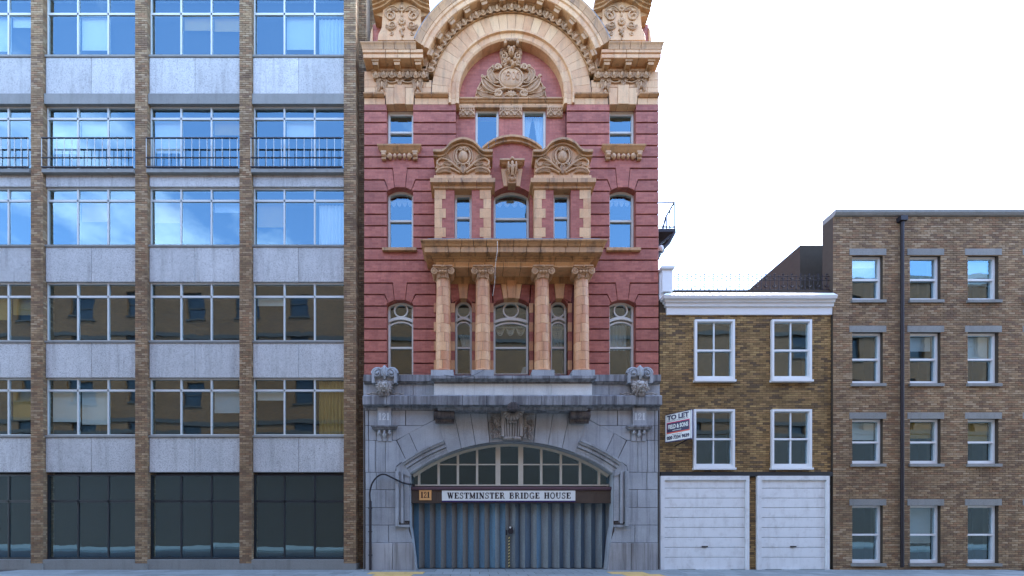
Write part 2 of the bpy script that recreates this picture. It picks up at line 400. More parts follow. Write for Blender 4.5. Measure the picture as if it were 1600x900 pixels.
def brick_field(name, rect, holes, y, parent, mat, tones, bw=0.215, bh=0.065, j=0.010, depth=0.012, phase=0.0, ax='x', xfix=0.0):
    """thousands of bricks, each with its own edges and tone, joined into one part"""
    x0, x1, z0, z1 = rect; V = []; F = []; T = []; k = 0; z = z0
    while z < z1-0.02:
        zt = min(z+bh, z1); x = x0-(bw+j)*(0.5 if k % 2 else 0)+phase
        while x < x1:
            head = False
            a, b = max(x, x0), min(x+bw, x1)
            spans = [(a, b)]
            for h in holes:
                if h[2] < (z+zt)/2 < h[3]:
                    spans = [q for s_, e in spans for q in ((s_, min(e, h[0])), (max(s_, h[1]), e)) if q[1]-q[0] > 0.02]
            for a, b in spans:
                if b-a < 0.02: continue
                d = y-random.uniform(0, 0.004); c = 0.003; o = len(V)
                P = [(a,y+depth,z),(b,y+depth,z),(b,y+depth,zt),(a,y+depth,zt),(a+c,d,z+c),(b-c,d,z+c),(b-c,d,zt-c),(a+c,d,zt-c)]
                if ax == 'y': P = [(xfix+(yy-y), xx, zz) for xx, yy, zz in P]
                V += P; F += [(o+4,o+5,o+6,o+7),(o,o+1,o+5,o+4),(o+1,o+2,o+6,o+5),(o+2,o+3,o+7,o+6),(o+3,o,o+4,o+7)]
                t = random.choice(tones); m = random.uniform(0.85, 1.1); T += [(t[0]*m, t[1]*m, t[2]*m, 1)]*5
            x += bw+j
        z += bh+j; k += 1
    me = bpy.data.meshes.new(name); me.from_pydata(V, [], F)
    at = me.color_attributes.new('tone', 'FLOAT_COLOR', 'CORNER')
    flat = []
    for p, t in zip(me.polygons, T): flat += list(t)*4
    at.data.foreach_set('color', flat)
    o = link(name, me, mat, parent); o['kind'] = 'stuff'; return o

# ------------------------------------------------------------------ sash windows
def tilt_pane(poly, y, parent):
    """a pane of glass, never quite plumb"""
    m = MB().prism(poly, y, y+0.006); cx = sum(p[0] for p in poly)/len(poly); cz = sum(p[1] for p in poly)/len(poly)
    k, j = random.uniform(-0.006, 0.006), random.uniform(-0.006, 0.006)
    m.v = [(a, b+k*(a-cx)+j*(c-cz), c) for a, b, c in m.v]; return m.build('pane', 'glass', parent)
def window(parent, x0, x1, z0, zs, rise, y, meet, fan=None, oval=False, bars=(), rail=0.045, stile=0.07, name='window', paint='paint', deep=1.3, side=None):
    """frame in the opening; zs + rise is the crown; meet the height of the meeting rail; fan the height of the transom"""
    def outline(d):
        a, b = x0+d, x1-d; top = arc_pts(a, b, zs-(0 if rise else d), max(rise-d, 0) if rise else 0, 12)
        return [(b, z0+d), ] + [(x, z) for x, z in top[::-1]] + [(a, z0+d)]
    mb = MB().ring(outline(0), outline(stile), y-0.04, y+0.08)
    mb.box(x0+stile, x1-stile, y-0.03, y+0.06, z0+stile*0.5, z0+stile+0.05)
    w = mb.build(name, paint, parent)
    zc = (fan if fan else zs+rise)
    if meet: MB().box(x0+stile, x1-stile, y-0.035, y+0.05, meet-rail, meet+rail*0.4).build('meeting_rail', paint, w)
    for bx in bars: MB().box(bx-0.018, bx+0.018, y-0.02, y+0.04, z0+stile, zc).build('glazing_bar', paint, w)
    def pane(poly, dy): tilt_pane(poly, y+dy, w)
    a, b = x0+stile-0.01, x1-stile+0.01
    top = [(x, z) for x, z in arc_pts(a, b, zs, max(rise-stile*0.6, 0), 12)]
    if fan:
        # curved transom with a roll below it, then the arched head of the lower sash
        tr = arc_pts(x0+0.03, x1-0.03, fan-0.10, 0.11, 12)
        MB().prism([(x, z+0.055) for x, z in tr]+[(x, z-0.05) for x, z in tr[::-1]], y-0.06, y+0.06).build('transom', paint, w)
        MB().tube([(x, y-0.07, z-0.045) for x, z in tr], 0.022, 6).build('transom_roll', paint, w)
        t2 = arc_pts(x0+stile, x1-stile, fan-0.26, 0.12, 12)
        MB().prism([(x0+stile, fan-0.08), *[(x, z) for x, z in t2], (x1-stile, fan-0.08)][::-1] if False else [(x, z+0.06) for x, z in t2]+[(x, z) for x, z in t2[::-1]], y-0.03, y+0.05).build('sash_head', paint, w)
        cz = (fan+zs+rise)/2+0.01; cx = (x0+x1)/2; r = (zs+rise-fan)/2-0.03
        if oval:
            e = lambda k: [(cx+math.cos(i*math.pi/12)*((x1-x0)/2-0.03-k), cz+math.sin(i*math.pi/12)*(r+0.02-k)) for i in range(24)]
            MB().ring(e(0), e(0.05), y-0.045, y+0.05).build('oval_bar', paint, w)
        else:
            e = lambda k: [(cx+math.cos(i*math.pi/14)*(r-k), cz+math.sin(i*math.pi/14)*(r-k)) for i in range(28)]
            MB().ring(e(0), e(0.045), y-0.05, y+0.05).build('ring_bar', paint, w)
        pane([(a, fan-0.06), (b, fan-0.06), *top[::-1]], 0.012)
        pane([(a, meet), (b, meet), (b, fan-0.1), (a, fan-0.1)], 0.004)
    else:
        pane([(a, meet if meet else z0+stile), (b, meet if meet else z0+stile), *top[::-1]], 0.004)
    if meet: pane([(a, z0+stile), (b, z0+stile), (b, meet), (a, meet)], 0.028)
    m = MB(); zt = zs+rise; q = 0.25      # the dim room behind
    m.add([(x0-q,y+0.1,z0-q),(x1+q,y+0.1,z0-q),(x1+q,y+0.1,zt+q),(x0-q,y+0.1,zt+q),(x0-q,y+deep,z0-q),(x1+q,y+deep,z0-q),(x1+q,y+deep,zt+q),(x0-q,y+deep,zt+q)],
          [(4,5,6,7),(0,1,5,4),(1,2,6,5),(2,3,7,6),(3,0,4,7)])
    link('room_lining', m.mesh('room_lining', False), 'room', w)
    return w
def curtain(x0, x1, z0, z1, y, mat='curtain', tie=0.0, side=1, folds=7, name='curtain'):
    """hanging cloth with folds; tie pulls the foot towards one side"""
    n = folds*6; k = 8; vs = []; fs = []
    for j in range(k+1):
        t = j/k; z = z1+(z0-z1)*t
        w = 1-tie*math.sin(t*math.pi*0.5)
        for i in range(n+1):
            s = i/n; x = (x0+(x1-x0)*s*w) if side > 0 else (x1-(x1-x0)*s*w)
            vs.append((x, y+0.03*math.sin(s*folds*2*math.pi)*(0.5+0.5*t), z))
    for j in range(k):
        for i in range(n): fs.append((j*(n+1)+i, j*(n+1)+i+1, (j+1)*(n+1)+i+1, (j+1)*(n+1)+i))
    m = MB(); m.add(vs, fs, True); o = len(vs)
    m.add([(x, yy+0.006, z) for x, yy, z in vs], [f[::-1] for f in fs], True)
    return m.build(name, mat, None, 'base')
def valance(x0, x1, z1, y, drop=0.24, n=3):
    m = MB(); w = (x1-x0)/n
    for k in range(n):
        cx = x0+w*(k+0.5)
        for q in range(5):
            d = drop*(0.35+0.16*q)
            m.tube([(cx+math.cos(R(180+180*i/10))*w*(0.5-0.03*q), y-0.01*(q % 2), z1-0.02+math.sin(R(180+180*i/10))*d) for i in range(11)], 0.014, 5)
    m.box(x0, x1, y-0.01, y+0.012, z1-0.06, z1)
    return m.build('lace_valance', 'lace', None, 'base')
# ------------------------------------------------------------------ ground
def ground_stuff():
    t = NT('asphalt'); n = t.noise(30, 4, 0.7); c = t.mix(n, srgb(58, 58, 60), srgb(84, 84, 84)); t.bump(n, 0.4, 0.01); asphalt = t.done(c, 0.85, 0.3)
    t = NT('paving_stone'); n = t.noise(9, 5, 0.65); r = t.rand()
    c = t.mix(n, srgb(104, 112, 114), srgb(138, 146, 146)); c = t.mix(1.0, c, t.math('ADD', t.math('MULTIPLY', r, 0.3), 0.85), 'MULTIPLY'); t.bump(n, 0.2, 0.006)
    M['paving'] = t.done(c, 0.75, 0.35)
    M['tactile'] = plain('buff_tactile_paving', srgb(190, 160, 100), 0.8, 0.2)
    o = MB().add([(-400,-400,-0.13),(400,-400,-0.13),(400,400,-0.13),(-400,400,-0.13)], [(0,1,2,3)]).build('ground', asphalt); o['kind'] = 'structure'
    o = MB().add([(-120,-11.6,-0.125),(120,-11.6,-0.125),(120,-3.5,-0.125),(-120,-3.5,-0.125)], [(0,1,2,3)]).build('road', asphalt); o['kind'] = 'structure'
    pav = MB().box(-60, 60, -3.35, 0.6, -0.13, -0.012).build('pavement', 'recess'); pav['kind'] = 'structure'
    for i in range(60):
        MB().box(-24+i*0.915, -24+(i+1)*0.915-0.012, -3.5, -3.35, -0.13, 0.0).build('kerb_stone', 'granite', pav)
    tact = [(U(597, 1.3), U(637, 1.3)), (U(973, 1.3), U(1010, 1.3))]
    for r, (ya, yb) in enumerate(((-0.62, 0.3), (-1.22, -0.63), (-1.85, -1.23), (-2.6, -1.86), (-3.34, -2.61))):
        x = -17.0-0.3*(r % 2); 
        while x < 17:
            w = 0.6+0.0*random.random(); a, b = x, x+w-0.02; x += w
            tc = any(a < t1-0.05 and b > t0+0.05 for t0, t1 in tact) and r in (1, 2)
            h = random.uniform(-0.002, 0.002); nm = 'tactile_slab' if tc else 'paving_slab'
            m = MB().box(a, b, ya, yb-0.02, -0.06, h)
            if tc:
                for i in range(6):
                    for j in range(6): m.ball((a+0.05+i*0.1, ya+0.05+j*0.1, h), 0.018, 0.018, 0.007, 6, 4)
            m.build(nm, 'tactile' if tc else 'paving', pav)
    far = MB().box(-60, 60, -16.5, -11.6, -0.13, 0.0).build('far_pavement', 'paving'); far['kind'] = 'structure'
ground_stuff()

# ------------------------------------------------------------------ the red brick and terracotta building
B = tag(empty('gabled_building'), 'tall red brick building with buff terracotta arched gable, columns and granite ground floor', 'building')
HALF = U(1029)                                          # half width, 5.11 m
W0, W1 = 3.41, 4.33                                     # side window openings
G = 0.046                                               # groove between two bands
REV = 0.25                                              # reveal
zf4 = (Z(226), Z(165)); zf3 = (Z(386), Z(299), Z(292)-Z(299)); zf2 = (Z(586), Z(475), Z(468)-Z(475))
CW = (0.62, 1.37, 1.96)                                 # half width of the centre window; side lights of the centre
holes = []
for s in (-1, 1):
    a, b = sorted((s*W0, s*W1))
    holes += [(a, b, zf4[0], zf4[1]), (a, b, zf3[0], zf3[1]+zf3[2]), (a, b, zf2[0], zf2[1]+zf2[2])]
    a, b = sorted((s*CW[1], s*CW[2])); holes.append((a, b, Z(584), Z(466)))
holes.append((-CW[0], CW[0], Z(584), Z(466)))
# openings of the upper middle are left free: other walls stand there
wall = wall_grid((-HALF, HALF, 5.5, Z(163)), holes+[(-1.93, 1.93, 10.4, 17.0)], 0.06, 0.45).build('brick_wall', 'groove', B)
def bandline(k): return ZB0+k*ROW                      # grooves counted upwards from the lowest
# rusticated bands of the side bays, each its own piece
def band(poly, s, y=0.0, name='brick_band'):
    MB().prism([(s*x, z) for x, z in poly], y, 0.066, 0.006).build(name, 'red', wall)
def rect(x0, x1, z0, z1): return [(x0, z0), (x1, z0), (x1, z1), (x0, z1)]
for s in (-1, 1):
    k = -1
    while True:
        z0 = bandline(k)+(G if k >= 0 else 0); z1 = bandline(k+1)
        if k == -1: z0 = 6.55
        if z0 > Z(163)-0.05: break
        z1 = min(z1, Z(163)); zm = (z0+z1)/2; py = 568.8-(k+0.5)*17.92
        inner = 1.93 if py < 245 else 2.62
        T = abs(py-433.4) < 3 or abs(py-254.2) < 3; L = abs(py-451) < 4 or abs(py-272) < 4; V = abs(py-469) < 4 or abs(py-290) < 4
        spring, rise = (zf2[1], zf2[2]) if py > 400 else (zf3[1], zf3[2])
        mid = (W0+W1)/2
        if T:       # the band over a window runs down into the keystone
            cr = spring+rise
            band([(inner, z1), (HALF, z1), (HALF, z0), (mid+0.245, z0), (mid+0.18, cr-0.012), (mid-0.18, cr-0.012), (mid-0.245, z0), (inner, z0)], s)
        elif L:     # elbowed voussoirs either side of it
            arch = arc_pts(W0, W1, spring, rise, 12)
            zr = [p for p in arch if mid+0.19 <= p[0] <= mid+0.40]; zl = [p for p in arch if mid-0.40 <= p[0] <= mid-0.19]
            band([(HALF, z1), (HALF, z0), (mid+0.53, z0), *zr[::-1], (mid+0.195, spring+rise-0.01), (mid+0.265, z1)], s)
            band([(inner, z1), (inner, z0), (mid-0.53, z0), *zl, (mid-0.195, spring+rise-0.01), (mid-0.265, z1)], s)
        elif V:
            band([(HALF, z1), (HALF, z0), (W1, z0), (W1, spring), (mid+0.42, spring+rise*0.35), (mid+0.545, z1)], s)
            band([(inner, z1), (inner, z0), (W0, z0), (W0, spring), (mid-0.42, spring+rise*0.35), (mid-0.545, z1)], s)
        else:
            cut = any(h[2]-0.02 < zm < h[3] for h in holes if h[0] < s*mid < h[1])
            if cut:
                band(rect(W1, HALF, z0, z1), s); band(rect(inner, W0, z0, z1), s)
            else: band(rect(inner, HALF, z0, z1), s)
        k += 1
# arched heads of the side windows
for s in (-1, 1):
    for zz in (zf3, zf2):
        a, b = sorted((s*W0, s*W1)); top = arc_pts(a, b, zz[1], zz[2], 12)
        MB().prism([(a, zz[1]+zz[2]+0.04), *top, (b, zz[1]+zz[2]+0.04)], 0.036, 0.44).build('arch_soffit', 'red', wall)
    for zz in (zf4, zf3, zf2):                             # brick jambs inside the openings
        for e in (W0, W1):
            d = 0.004 if e == W0 else -0.004
            MB().box(s*e, s*(e+d), 0.07, 0.43, zz[0], zz[1]).build('reveal', 'red', wall)

# side windows
WIN = {}
for s in (-1, 1):
    a, b = sorted((s*W0, s*W1))
    WIN['f4', s] = window(B, a+0.01, b-0.01, zf4[0]-0.02, zf4[1], 0, REV, Z(208, -REV))
    MB().box(a+0.08, b-0.08, REV-0.035, REV+0.06, zf4[1]-0.13, zf4[1]-0.06).build('head_rail', 'paint', WIN['f4', s])
    WIN['f3', s] = window(B, a+0.01, b-0.01, zf3[0]-0.02, zf3[1], zf3[2], REV, Z(346, -REV))
    WIN['f2', s] = window(B, a+0.01, b-0.01, zf2[0]-0.02, zf2[1], zf2[2], REV, Z(543.5, -REV), fan=Z(499, -REV))
    # terracotta sills
    mid = s*(W0+W1)/2
    MB().ledge(mid-0.59, mid+0.59, [(0.09, Z(391, 0.1)), (0.10, Z(391, 0.1)+0.01), (0.10, Z(386, 0.1)-0.01), (0.09, Z(386, 0.1))], 0, 0.3).build('window_sill', 'terra_gold', B)
    sill = MB().ledge(mid-0.60, mid+0.60, [(0.02, Z(236.5, 0.1)), (0.05, Z(235, 0.1)), (0.09, Z(232.5, 0.1)), (0.11, Z(231, 0.1)), (0.15, Z(229, 0.1)), (0.16, Z(227, 0.1))], 0, 0.3, True, True).build('bracketed_sill', 'terra_gold', B)
    for e in (-1, 1):
        x = mid+e*0.54; z1 = Z(236.5, 0.1); m = MB()
        m.prism(rect(x-0.09, x+0.09, z1-0.06, z1), -0.14, 0.02)
        m.tube([(x-0.07, -0.08, z1-0.12), (x+0.07, -0.08, z1-0.12)], 0.075, 10)
        m.tube([(x-0.075, -0.045, z1-0.21), (x+0.075, -0.045, z1-0.21)], 0.05, 10)
        m.box(x-0.075, x+0.075, -0.09, 0.02, z1-0.24, z1-0.06)
        m.build('bracket', 'carve', sill)
    m = MB(); z1 = Z(242, 0.1)
    for k, w in enumerate((0.11, 0.10, 0.085, 0.10, 0.11)):
        m.ball((mid+(k-2)*0.165, -0.03, z1), 0.085 if k % 2 == 0 else 0.06, 0.09, w, 10, 6)
    for e in (-1, 1): m.spiral(mid+e*0.38, z1, 0.09, -0.06, 1.5, 90, e, 0.02)
    m.build('egg_swag', 'carve', sill)

# ---------------- gable: frieze, arch, cornice
AZ = 16.53                                              # height of the centre of the great arch
gable = MB().prism([(-HALF, 16.3), (HALF, 16.3), (HALF, 17.75), (3.3, 17.75)] + [(3.42*math.cos(R(a)), AZ+3.42*math.sin(R(a))) for a in range(24, 157, 6)] + [(-3.3, 17.75), (-HALF, 17.75)], 0.27, 0.75).build('gable_wall', 'terra', B)
tymp = MB().prism([(1.9*math.cos(R(a)), AZ+1.9*math.sin(R(a))) for a in range(0, 181, 6)]+[(-1.9, 16.3), (1.9, 16.3)], 0.25, 0.268).build('tympanum', 'red', B)
# inner moulded ring, in blocks, running down as jambs
ring_prof = [(1.82, 0.25), (1.82, -0.02), (1.87, -0.05), (1.93, -0.05), (1.95, -0.01), (2.09, -0.01), (2.11, -0.07), (2.17, -0.07), (2.18, -0.03), (2.18, 0.25)]
arch = MB().sweep(0, AZ, [(1.83, 0.24), (1.83, 0.02), (2.17, 0.02), (2.17, 0.24)], 0, 180, 48).build('great_arch', 'recess', B)
for i in range(16):
    MB().sweep(0, AZ, ring_prof, i*180/16+0.12, (i+1)*180/16-0.12, 4).build('arch_moulding_block', 'terra', arch)
for s in (-1, 1):
    z0, z1 = Z(163), AZ-0.006
    for q0, q1 in ((z0, (z0+z1)/2-0.004), ((z0+z1)/2+0.004, z1)):
        m = MB()
        for (r0, ya), (r1, yb) in zip(ring_prof[:-1], ring_prof[1:]): pass
        vs = [(s*r, y, q) for q in (q0, q1) for r, y in ring_prof]; n = len(ring_prof)
        m.add(vs, [tuple(range(n)), tuple(range(n, 2*n))[::-1]]+[(i, n+i, n+(i+1) % n, (i+1) % n) for i in range(n)]); m.build('arch_moulding_block', 'terra', arch)
# voussoirs of the ring, laid as flush blocks
na = 27
for i in range(na):
    a0, a1 = i*180/na, (i+1)*180/na
    MB().sweep(0, AZ, [(2.185, 0.25), (2.185, 0.0), (2.765, 0.0), (2.765, 0.25)], a0+0.11, a1-0.11, 2).build('voussoir', 'terra', arch)
# egg and dart: one unit mesh, repeated round the arch and along the ends
m = MB(); m.ball((0, -0.05, -0.01), 0.068, 0.07, 0.105, 10, 6)
m.tube([(0.1*math.sin(R(t)), -0.055, 0.0-0.125*math.cos(R(t))) for t in range(-125, 126, 25)], 0.022, 5)
m.leaf([(0.13, 0.09), (0.13, 0.0), (0.13, -0.1)], 0.02, -0.04, 0.04, 5)
egg = m.mesh('egg_unit'); egg.materials.append(M['carve'])
e0, e1 = 13, 167
MB().sweep(0, AZ, [(2.775, 0.25), (2.775, -0.05), (2.80, -0.05), (2.81, -0.02), (3.0, -0.06), (3.02, -0.12), (3.05, -0.12), (3.05, 0.25)], e0, e1, 60).build('egg_bed', 'terra_gold', arch)
n = 31
for i in range(n):
    a = R(e0+2+(e1-e0-4)*i/(n-1)); link('egg_and_dart', egg, None, arch, (2.905*math.cos(a), -0.035, AZ+2.905*math.sin(a)), (0, math.pi/2-a, 0))
# modillion band and modillions
MB().sweep(0, AZ, [(3.05, 0.25), (3.05, -0.06), (3.2, -0.06), (3.2, 0.25)], e0+2, e1-2, 60).build('modillion_band', 'terra_gold', arch)
def modillion_mesh():
    m = MB(); m.prism([(-0.11, -0.05), (-0.095, -0.17), (0.095, -0.17), (0.11, -0.05)], -0.27, 0.02)
    m.box(-0.13, 0.13, -0.295, 0.02, -0.06, 0.0); me = m.mesh('modillion'); me.materials.append(M['terra_gold']); return me
mod = modillion_mesh(); n = 12
for i in range(n):
    a = R(22+(158-22)*i/(n-1)); link('modillion', mod, None, arch, (3.075*math.cos(a), 0, AZ+3.075*math.sin(a)), (0, math.pi/2-a, 0))
# corona and cyma of the arched cornice, in blocks
cor = [(3.06, 0.2), (3.06, -0.31), (3.075, -0.33), (3.20, -0.33), (3.21, -0.30), (3.25, -0.31), (3.27, -0.345), (3.36, -0.35), (3.36, 0.2)]
cym = [(3.365, 0.2), (3.365, -0.36), (3.42, -0.365), (3.50, -0.385), (3.55, -0.41), (3.59, -0.41), (3.59, 0.2)]
lim = 22.6
for i in range(18):
    a0 = lim+(180-2*lim)*i/18; a1 = lim+(180-2*lim)*(i+1)/18
    MB().sweep(0, AZ, cor, a0+0.08, a1-0.08, 3).build('corona_block', 'terra', arch)
    MB().sweep(0, AZ, cym, a0+0.08, a1-0.08, 3).build('cyma_block', 'terra_gold', arch)
MB().sweep(0, AZ, [(3.592, 0.3), (3.592, -0.40), (3.61, -0.41), (3.625, -0.40), (3.625, 0.3)], lim+1, 180-lim-1, 60).build('lead_flashing', 'lead', arch)
# straight ends
for s in (-1, 1):
    xa, xb = (-4.72, -2.86) if s < 0 else (2.86, 4.72); ml, mr = s < 0, s > 0
    end = MB().box(xa, xb, 0.0, 0.26, 16.93, 17.85).build('cornice_end', 'terra', B)
    za, zb = Z(121, 0.1), Z(109, 0.12)
    blocks('bed_block', end, 'terra_gold', xa, xb, 3, [(0.03, Z(124, 0.05)), (0.05, za), (0.04, za+0.01), (0.07, zb-0.03), (0.12, zb-0.02), (0.12, zb)], 0, 0.2, ml, mr)
    for i in range(7): link('egg_and_dart', egg, None, end, (xa+0.02+0.275*i+(0.02 if s < 0 else 0.1), -0.035, (za+zb)/2))
    z_c, z_m, z_t = Z(91, 0.32), Z(77, 0.35), Z(65, 0.4)
    xi = -3.15 if s < 0 else 3.15
    xc0, xc1 = (xa, -3.03) if s < 0 else (3.03, xb)
    blocks('modillion_bed', end, 'terra_gold', xa, xb, 1, [(0.06, zb), (0.06, z_c+0.02)], 0, 0.2, ml, mr)
    for px in ((586, 620, 653) if s < 0 else (949, 983, 1018)): link('modillion', mod, None, end, (U(px, 0.3), 0, z_c+0.008), (0, 0, 0), (0.95, 1, 1))
    blocks('corona_block', end, 'terra', xc0, xc1, 4, [(0.30, z_c), (0.33, z_c+0.01), (0.33, z_c+0.12), (0.30, z_c+0.125), (0.31, z_c+0.16), (0.345, z_c+0.175), (0.35, z_m)], 0, 0.2, ml, mr)
    xd0, xd1 = (xa, -3.26) if s < 0 else (3.26, xb)
    blocks('cyma_block', end, 'terra_gold', xd0, xd1, 4, [(0.36, z_m), (0.365, z_m+0.05), (0.385, z_t-0.08), (0.41, z_t-0.03), (0.41, z_t)], 0, 0.2, ml, mr)
    # frieze of ashlar blocks with keystones over the window
    fr = MB().box(s*2.2, s*HALF, 0.03, 0.27, Z(165)+0.012, 17.0).build('frieze', 'recess', B)
    zb0, zb1, zb2, zb3, zb4, zb5 = Z(163), Z(153), Z(149), Z(136), Z(124, 0.02), 17.3
    kx0, kx1 = W0-0.05, W1+0.05
    for r0, r1, cuts in ((zb0, zb1-0.005, (2.19, 2.55, 2.9, kx0)), (zb2, AZ-0.006, (2.19, 2.5, 2.78)), (zb2, zb3-0.005, (2.79, kx0)), (zb3, zb4, (2.775, 2.97, 3.3, 3.75, 4.1, 4.55, HALF)), (zb4+0.006, zb5, (4.55, HALF))):
        for a, b in zip(cuts[:-1], cuts[1:]): MB().prism(rect(s*(a+0.004), s*(b-0.004), r0, r1), 0.0, 0.05, 0.004).build('frieze_block', 'terra', fr)
        if r0 < zb3-0.01 and r1 != AZ-0.006:
            for a, b in ((kx1, 4.72), (4.72, HALF)): MB().prism(rect(s*(a+0.004), s*(b-0.004), r0, r1), 0.0, 0.05, 0.004).build('frieze_block', 'terra', fr)
    for a, b in ((2.2, kx0-0.03), (kx1+0.03, HALF)):
        x0, x1 = sorted((s*a, s*b)); blocks('string_course', fr, 'terra_gold', x0, x1, 2, [(0.03, zb1), (0.06, zb1+0.02), (0.10, zb1+0.05), (0.11, zb2)], 0, 0.1)
    mid = (W0+W1)/2
    for t0, t1, b0, b1, top in ((-0.45, -0.17, -0.50, -0.2, 139), (-0.16, 0.16, -0.19, 0.19, 136), (0.17, 0.45, 0.2, 0.50, 139)):
        b0 = max(b0, -0.46); b1 = min(b1, 0.46)
        MB().prism([(s*(mid+t0*1.15), Z(top)), (s*(mid+t1*1.15), Z(top)), (s*(mid+b1), Z(165)-0.006), (s*(mid+b0), Z(165)-0.006)], -0.07 if abs(t0) < 0.17 or t0 == -0.16 else -0.05, 0.19, 0.006).build('keystone', 'terra', fr)
    m = MB()                                              # carved leaf pendants and a garland between them
    for cx in (mid-0.62, mid+0.62):
        for e in (-1, 1):
            m.leaf([(cx+e*0.02, zb4-0.02), (cx+e*0.14, zb4-0.12), (cx+e*0.09, zb4-0.28), (cx+e*0.17, zb2+0.05)], 0.045, -0.02, 0.06)
            m.spiral(cx+e*0.11, zb4-0.06, 0.06, -0.04, 1.3, 90, e, 0.018); m.spiral(cx+e*0.15, zb2+0.07, 0.05, -0.03, 1.3, 270, e, 0.016)
        m.ball((cx, -0.03, zb4-0.2), 0.05, 0.05, 0.13, 8, 6); m.ball((cx, -0.03, zb2+0.1), 0.04, 0.04, 0.06, 8, 6)
    for e in (-1, 1):
        m.tube([(mid+e*x, -0.03, z) for x, z in bez([(0.5, zb4-0.03), (0.33, zb4-0.12), (0.15, zb4-0.1), (0.06, zb4-0.03)], 6)], 0.022, 5)
        m.spiral(mid+e*0.1, zb4-0.06, 0.05, -0.03, 1.3, 90, -e, 0.016)
    m.leaf([(mid, zb4-0.06), (mid, zb4-0.15), (mid, zb3+0.0)], 0.06, -0.02, 0.06)
    if s < 0: m.flip(0.0)
    m.build('frieze_carving', 'carve', fr)
    # corner pedestal with a curved cap standing on the cornice
    ped = MB().box(s*3.05, s*4.88, 0.3, 1.1, 17.8, 19.3).build('corner_pedestal', 'red', B)
    pz0, pz1 = Z(63, 0.1), Z(13, 0.1)
    prof = [(3.08, pz0), (4.62, pz0), (4.60, pz0+0.2), (4.48, pz0+0.45), (4.44, pz1), (3.13, pz1), (3.13, pz0+0.35)]
    MB().prism([(s*x, z) for x, z in prof], -0.1, 0.31, 0.01).build('panel', 'terra', ped)
    MB().prism([(s*x, z) for x, z in ((4.88, pz0), (5.12, pz0), (5.1, pz0+0.15), (4.98, pz0+0.4), (4.94, pz0+0.75), (4.88, pz0+0.9))], 0.25, 1.0).build('scroll_foot', 'terra', ped)
    cx = 3.785; m = MB(); L = bez([(cx-0.98, pz1-0.16), (cx-0.62, pz1-0.02), (cx-0.35, pz1+0.18), (cx, pz1+0.30), (cx+0.35, pz1+0.18), (cx+0.62, pz1-0.02), (cx+0.98, pz1-0.16)], 5)
    for d, y0, h in ((0.0, -0.18, 0.07), (0.07, -0.25, 0.06), (0.13, -0.33, 0.10)):
        m.prism([(s*x, z+d) for x, z in L]+[(s*x, z+d+h) for x, z in L[::-1]], y0, 0.9)
    m.prism([(s*x, z) for x, z in L]+[(s*(cx+0.66), pz1-0.25), (s*(cx-0.66), pz1-0.25)], -0.06, 0.5)
    m.build('cap_moulding', 'terra_gold', ped)
    m = MB()                                              # the carved drop: flower, rosette, pendant of fruit, scrolls
    z = pz1-0.02; y = -0.12
    for a in range(0, 360, 45): m.ball((cx+0.08*math.cos(R(a)), y, z-0.02+0.08*math.sin(R(a))), 0.045, 0.04, 0.045, 8, 5)
    m.ball((cx, y-0.03, z-0.02), 0.04, 0.04, 0.04, 8, 5); m.ball((cx, y, z-0.22), 0.04, 0.04, 0.09, 8, 5)
    for a in range(0, 360, 40): m.ball((cx+0.09*math.cos(R(a)), y, z-0.46+0.09*math.sin(R(a))), 0.05, 0.04, 0.05, 8, 5)
    m.ball((cx, y-0.02, z-0.46), 0.05, 0.05, 0.05, 8, 5)
    for k in range(14): m.ball((cx+random.uniform(-0.09, 0.09)*(1-k/22), y, z-0.66-k*0.022), 0.04, 0.05, 0.04, 7, 4)
    m.ball((cx, y, z-1.06), 0.02, 0.02, 0.06, 6, 4)
    for e in (-1, 1):
        m.spiral(cx+e*0.40, z-0.26, 0.20, y+0.01, 1.4, 60 if e > 0 else 120, e, 0.032)
        m.leaf([(cx+e*0.12, z-0.08), (cx+e*0.3, z-0.02), (cx+e*0.52, z-0.14), (cx+e*0.5, z-0.3)], 0.07, y+0.02, 0.05)
        m.spiral(cx+e*0.34, z-0.58, 0.13, y+0.01, 1.3, 200 if e > 0 else -20, -e, 0.026)
        m.leaf([(cx+e*0.2, z-0.62), (cx+e*0.4, z-0.7), (cx+e*0.55, z-0.58)], 0.05, y+0.02, 0.05)
        m.spiral(cx+e*0.36, z-0.86, 0.08, y+0.02, 1.2, 90, e, 0.02)
    if s < 0: m.flip(0.0)
    m.build('pedestal_carving', 'carve', ped)
    MB().box(s*2.4, s*4.9, 0.8, 3.5, 17.9, 18.0).build('roof_edge', 'slate', B)

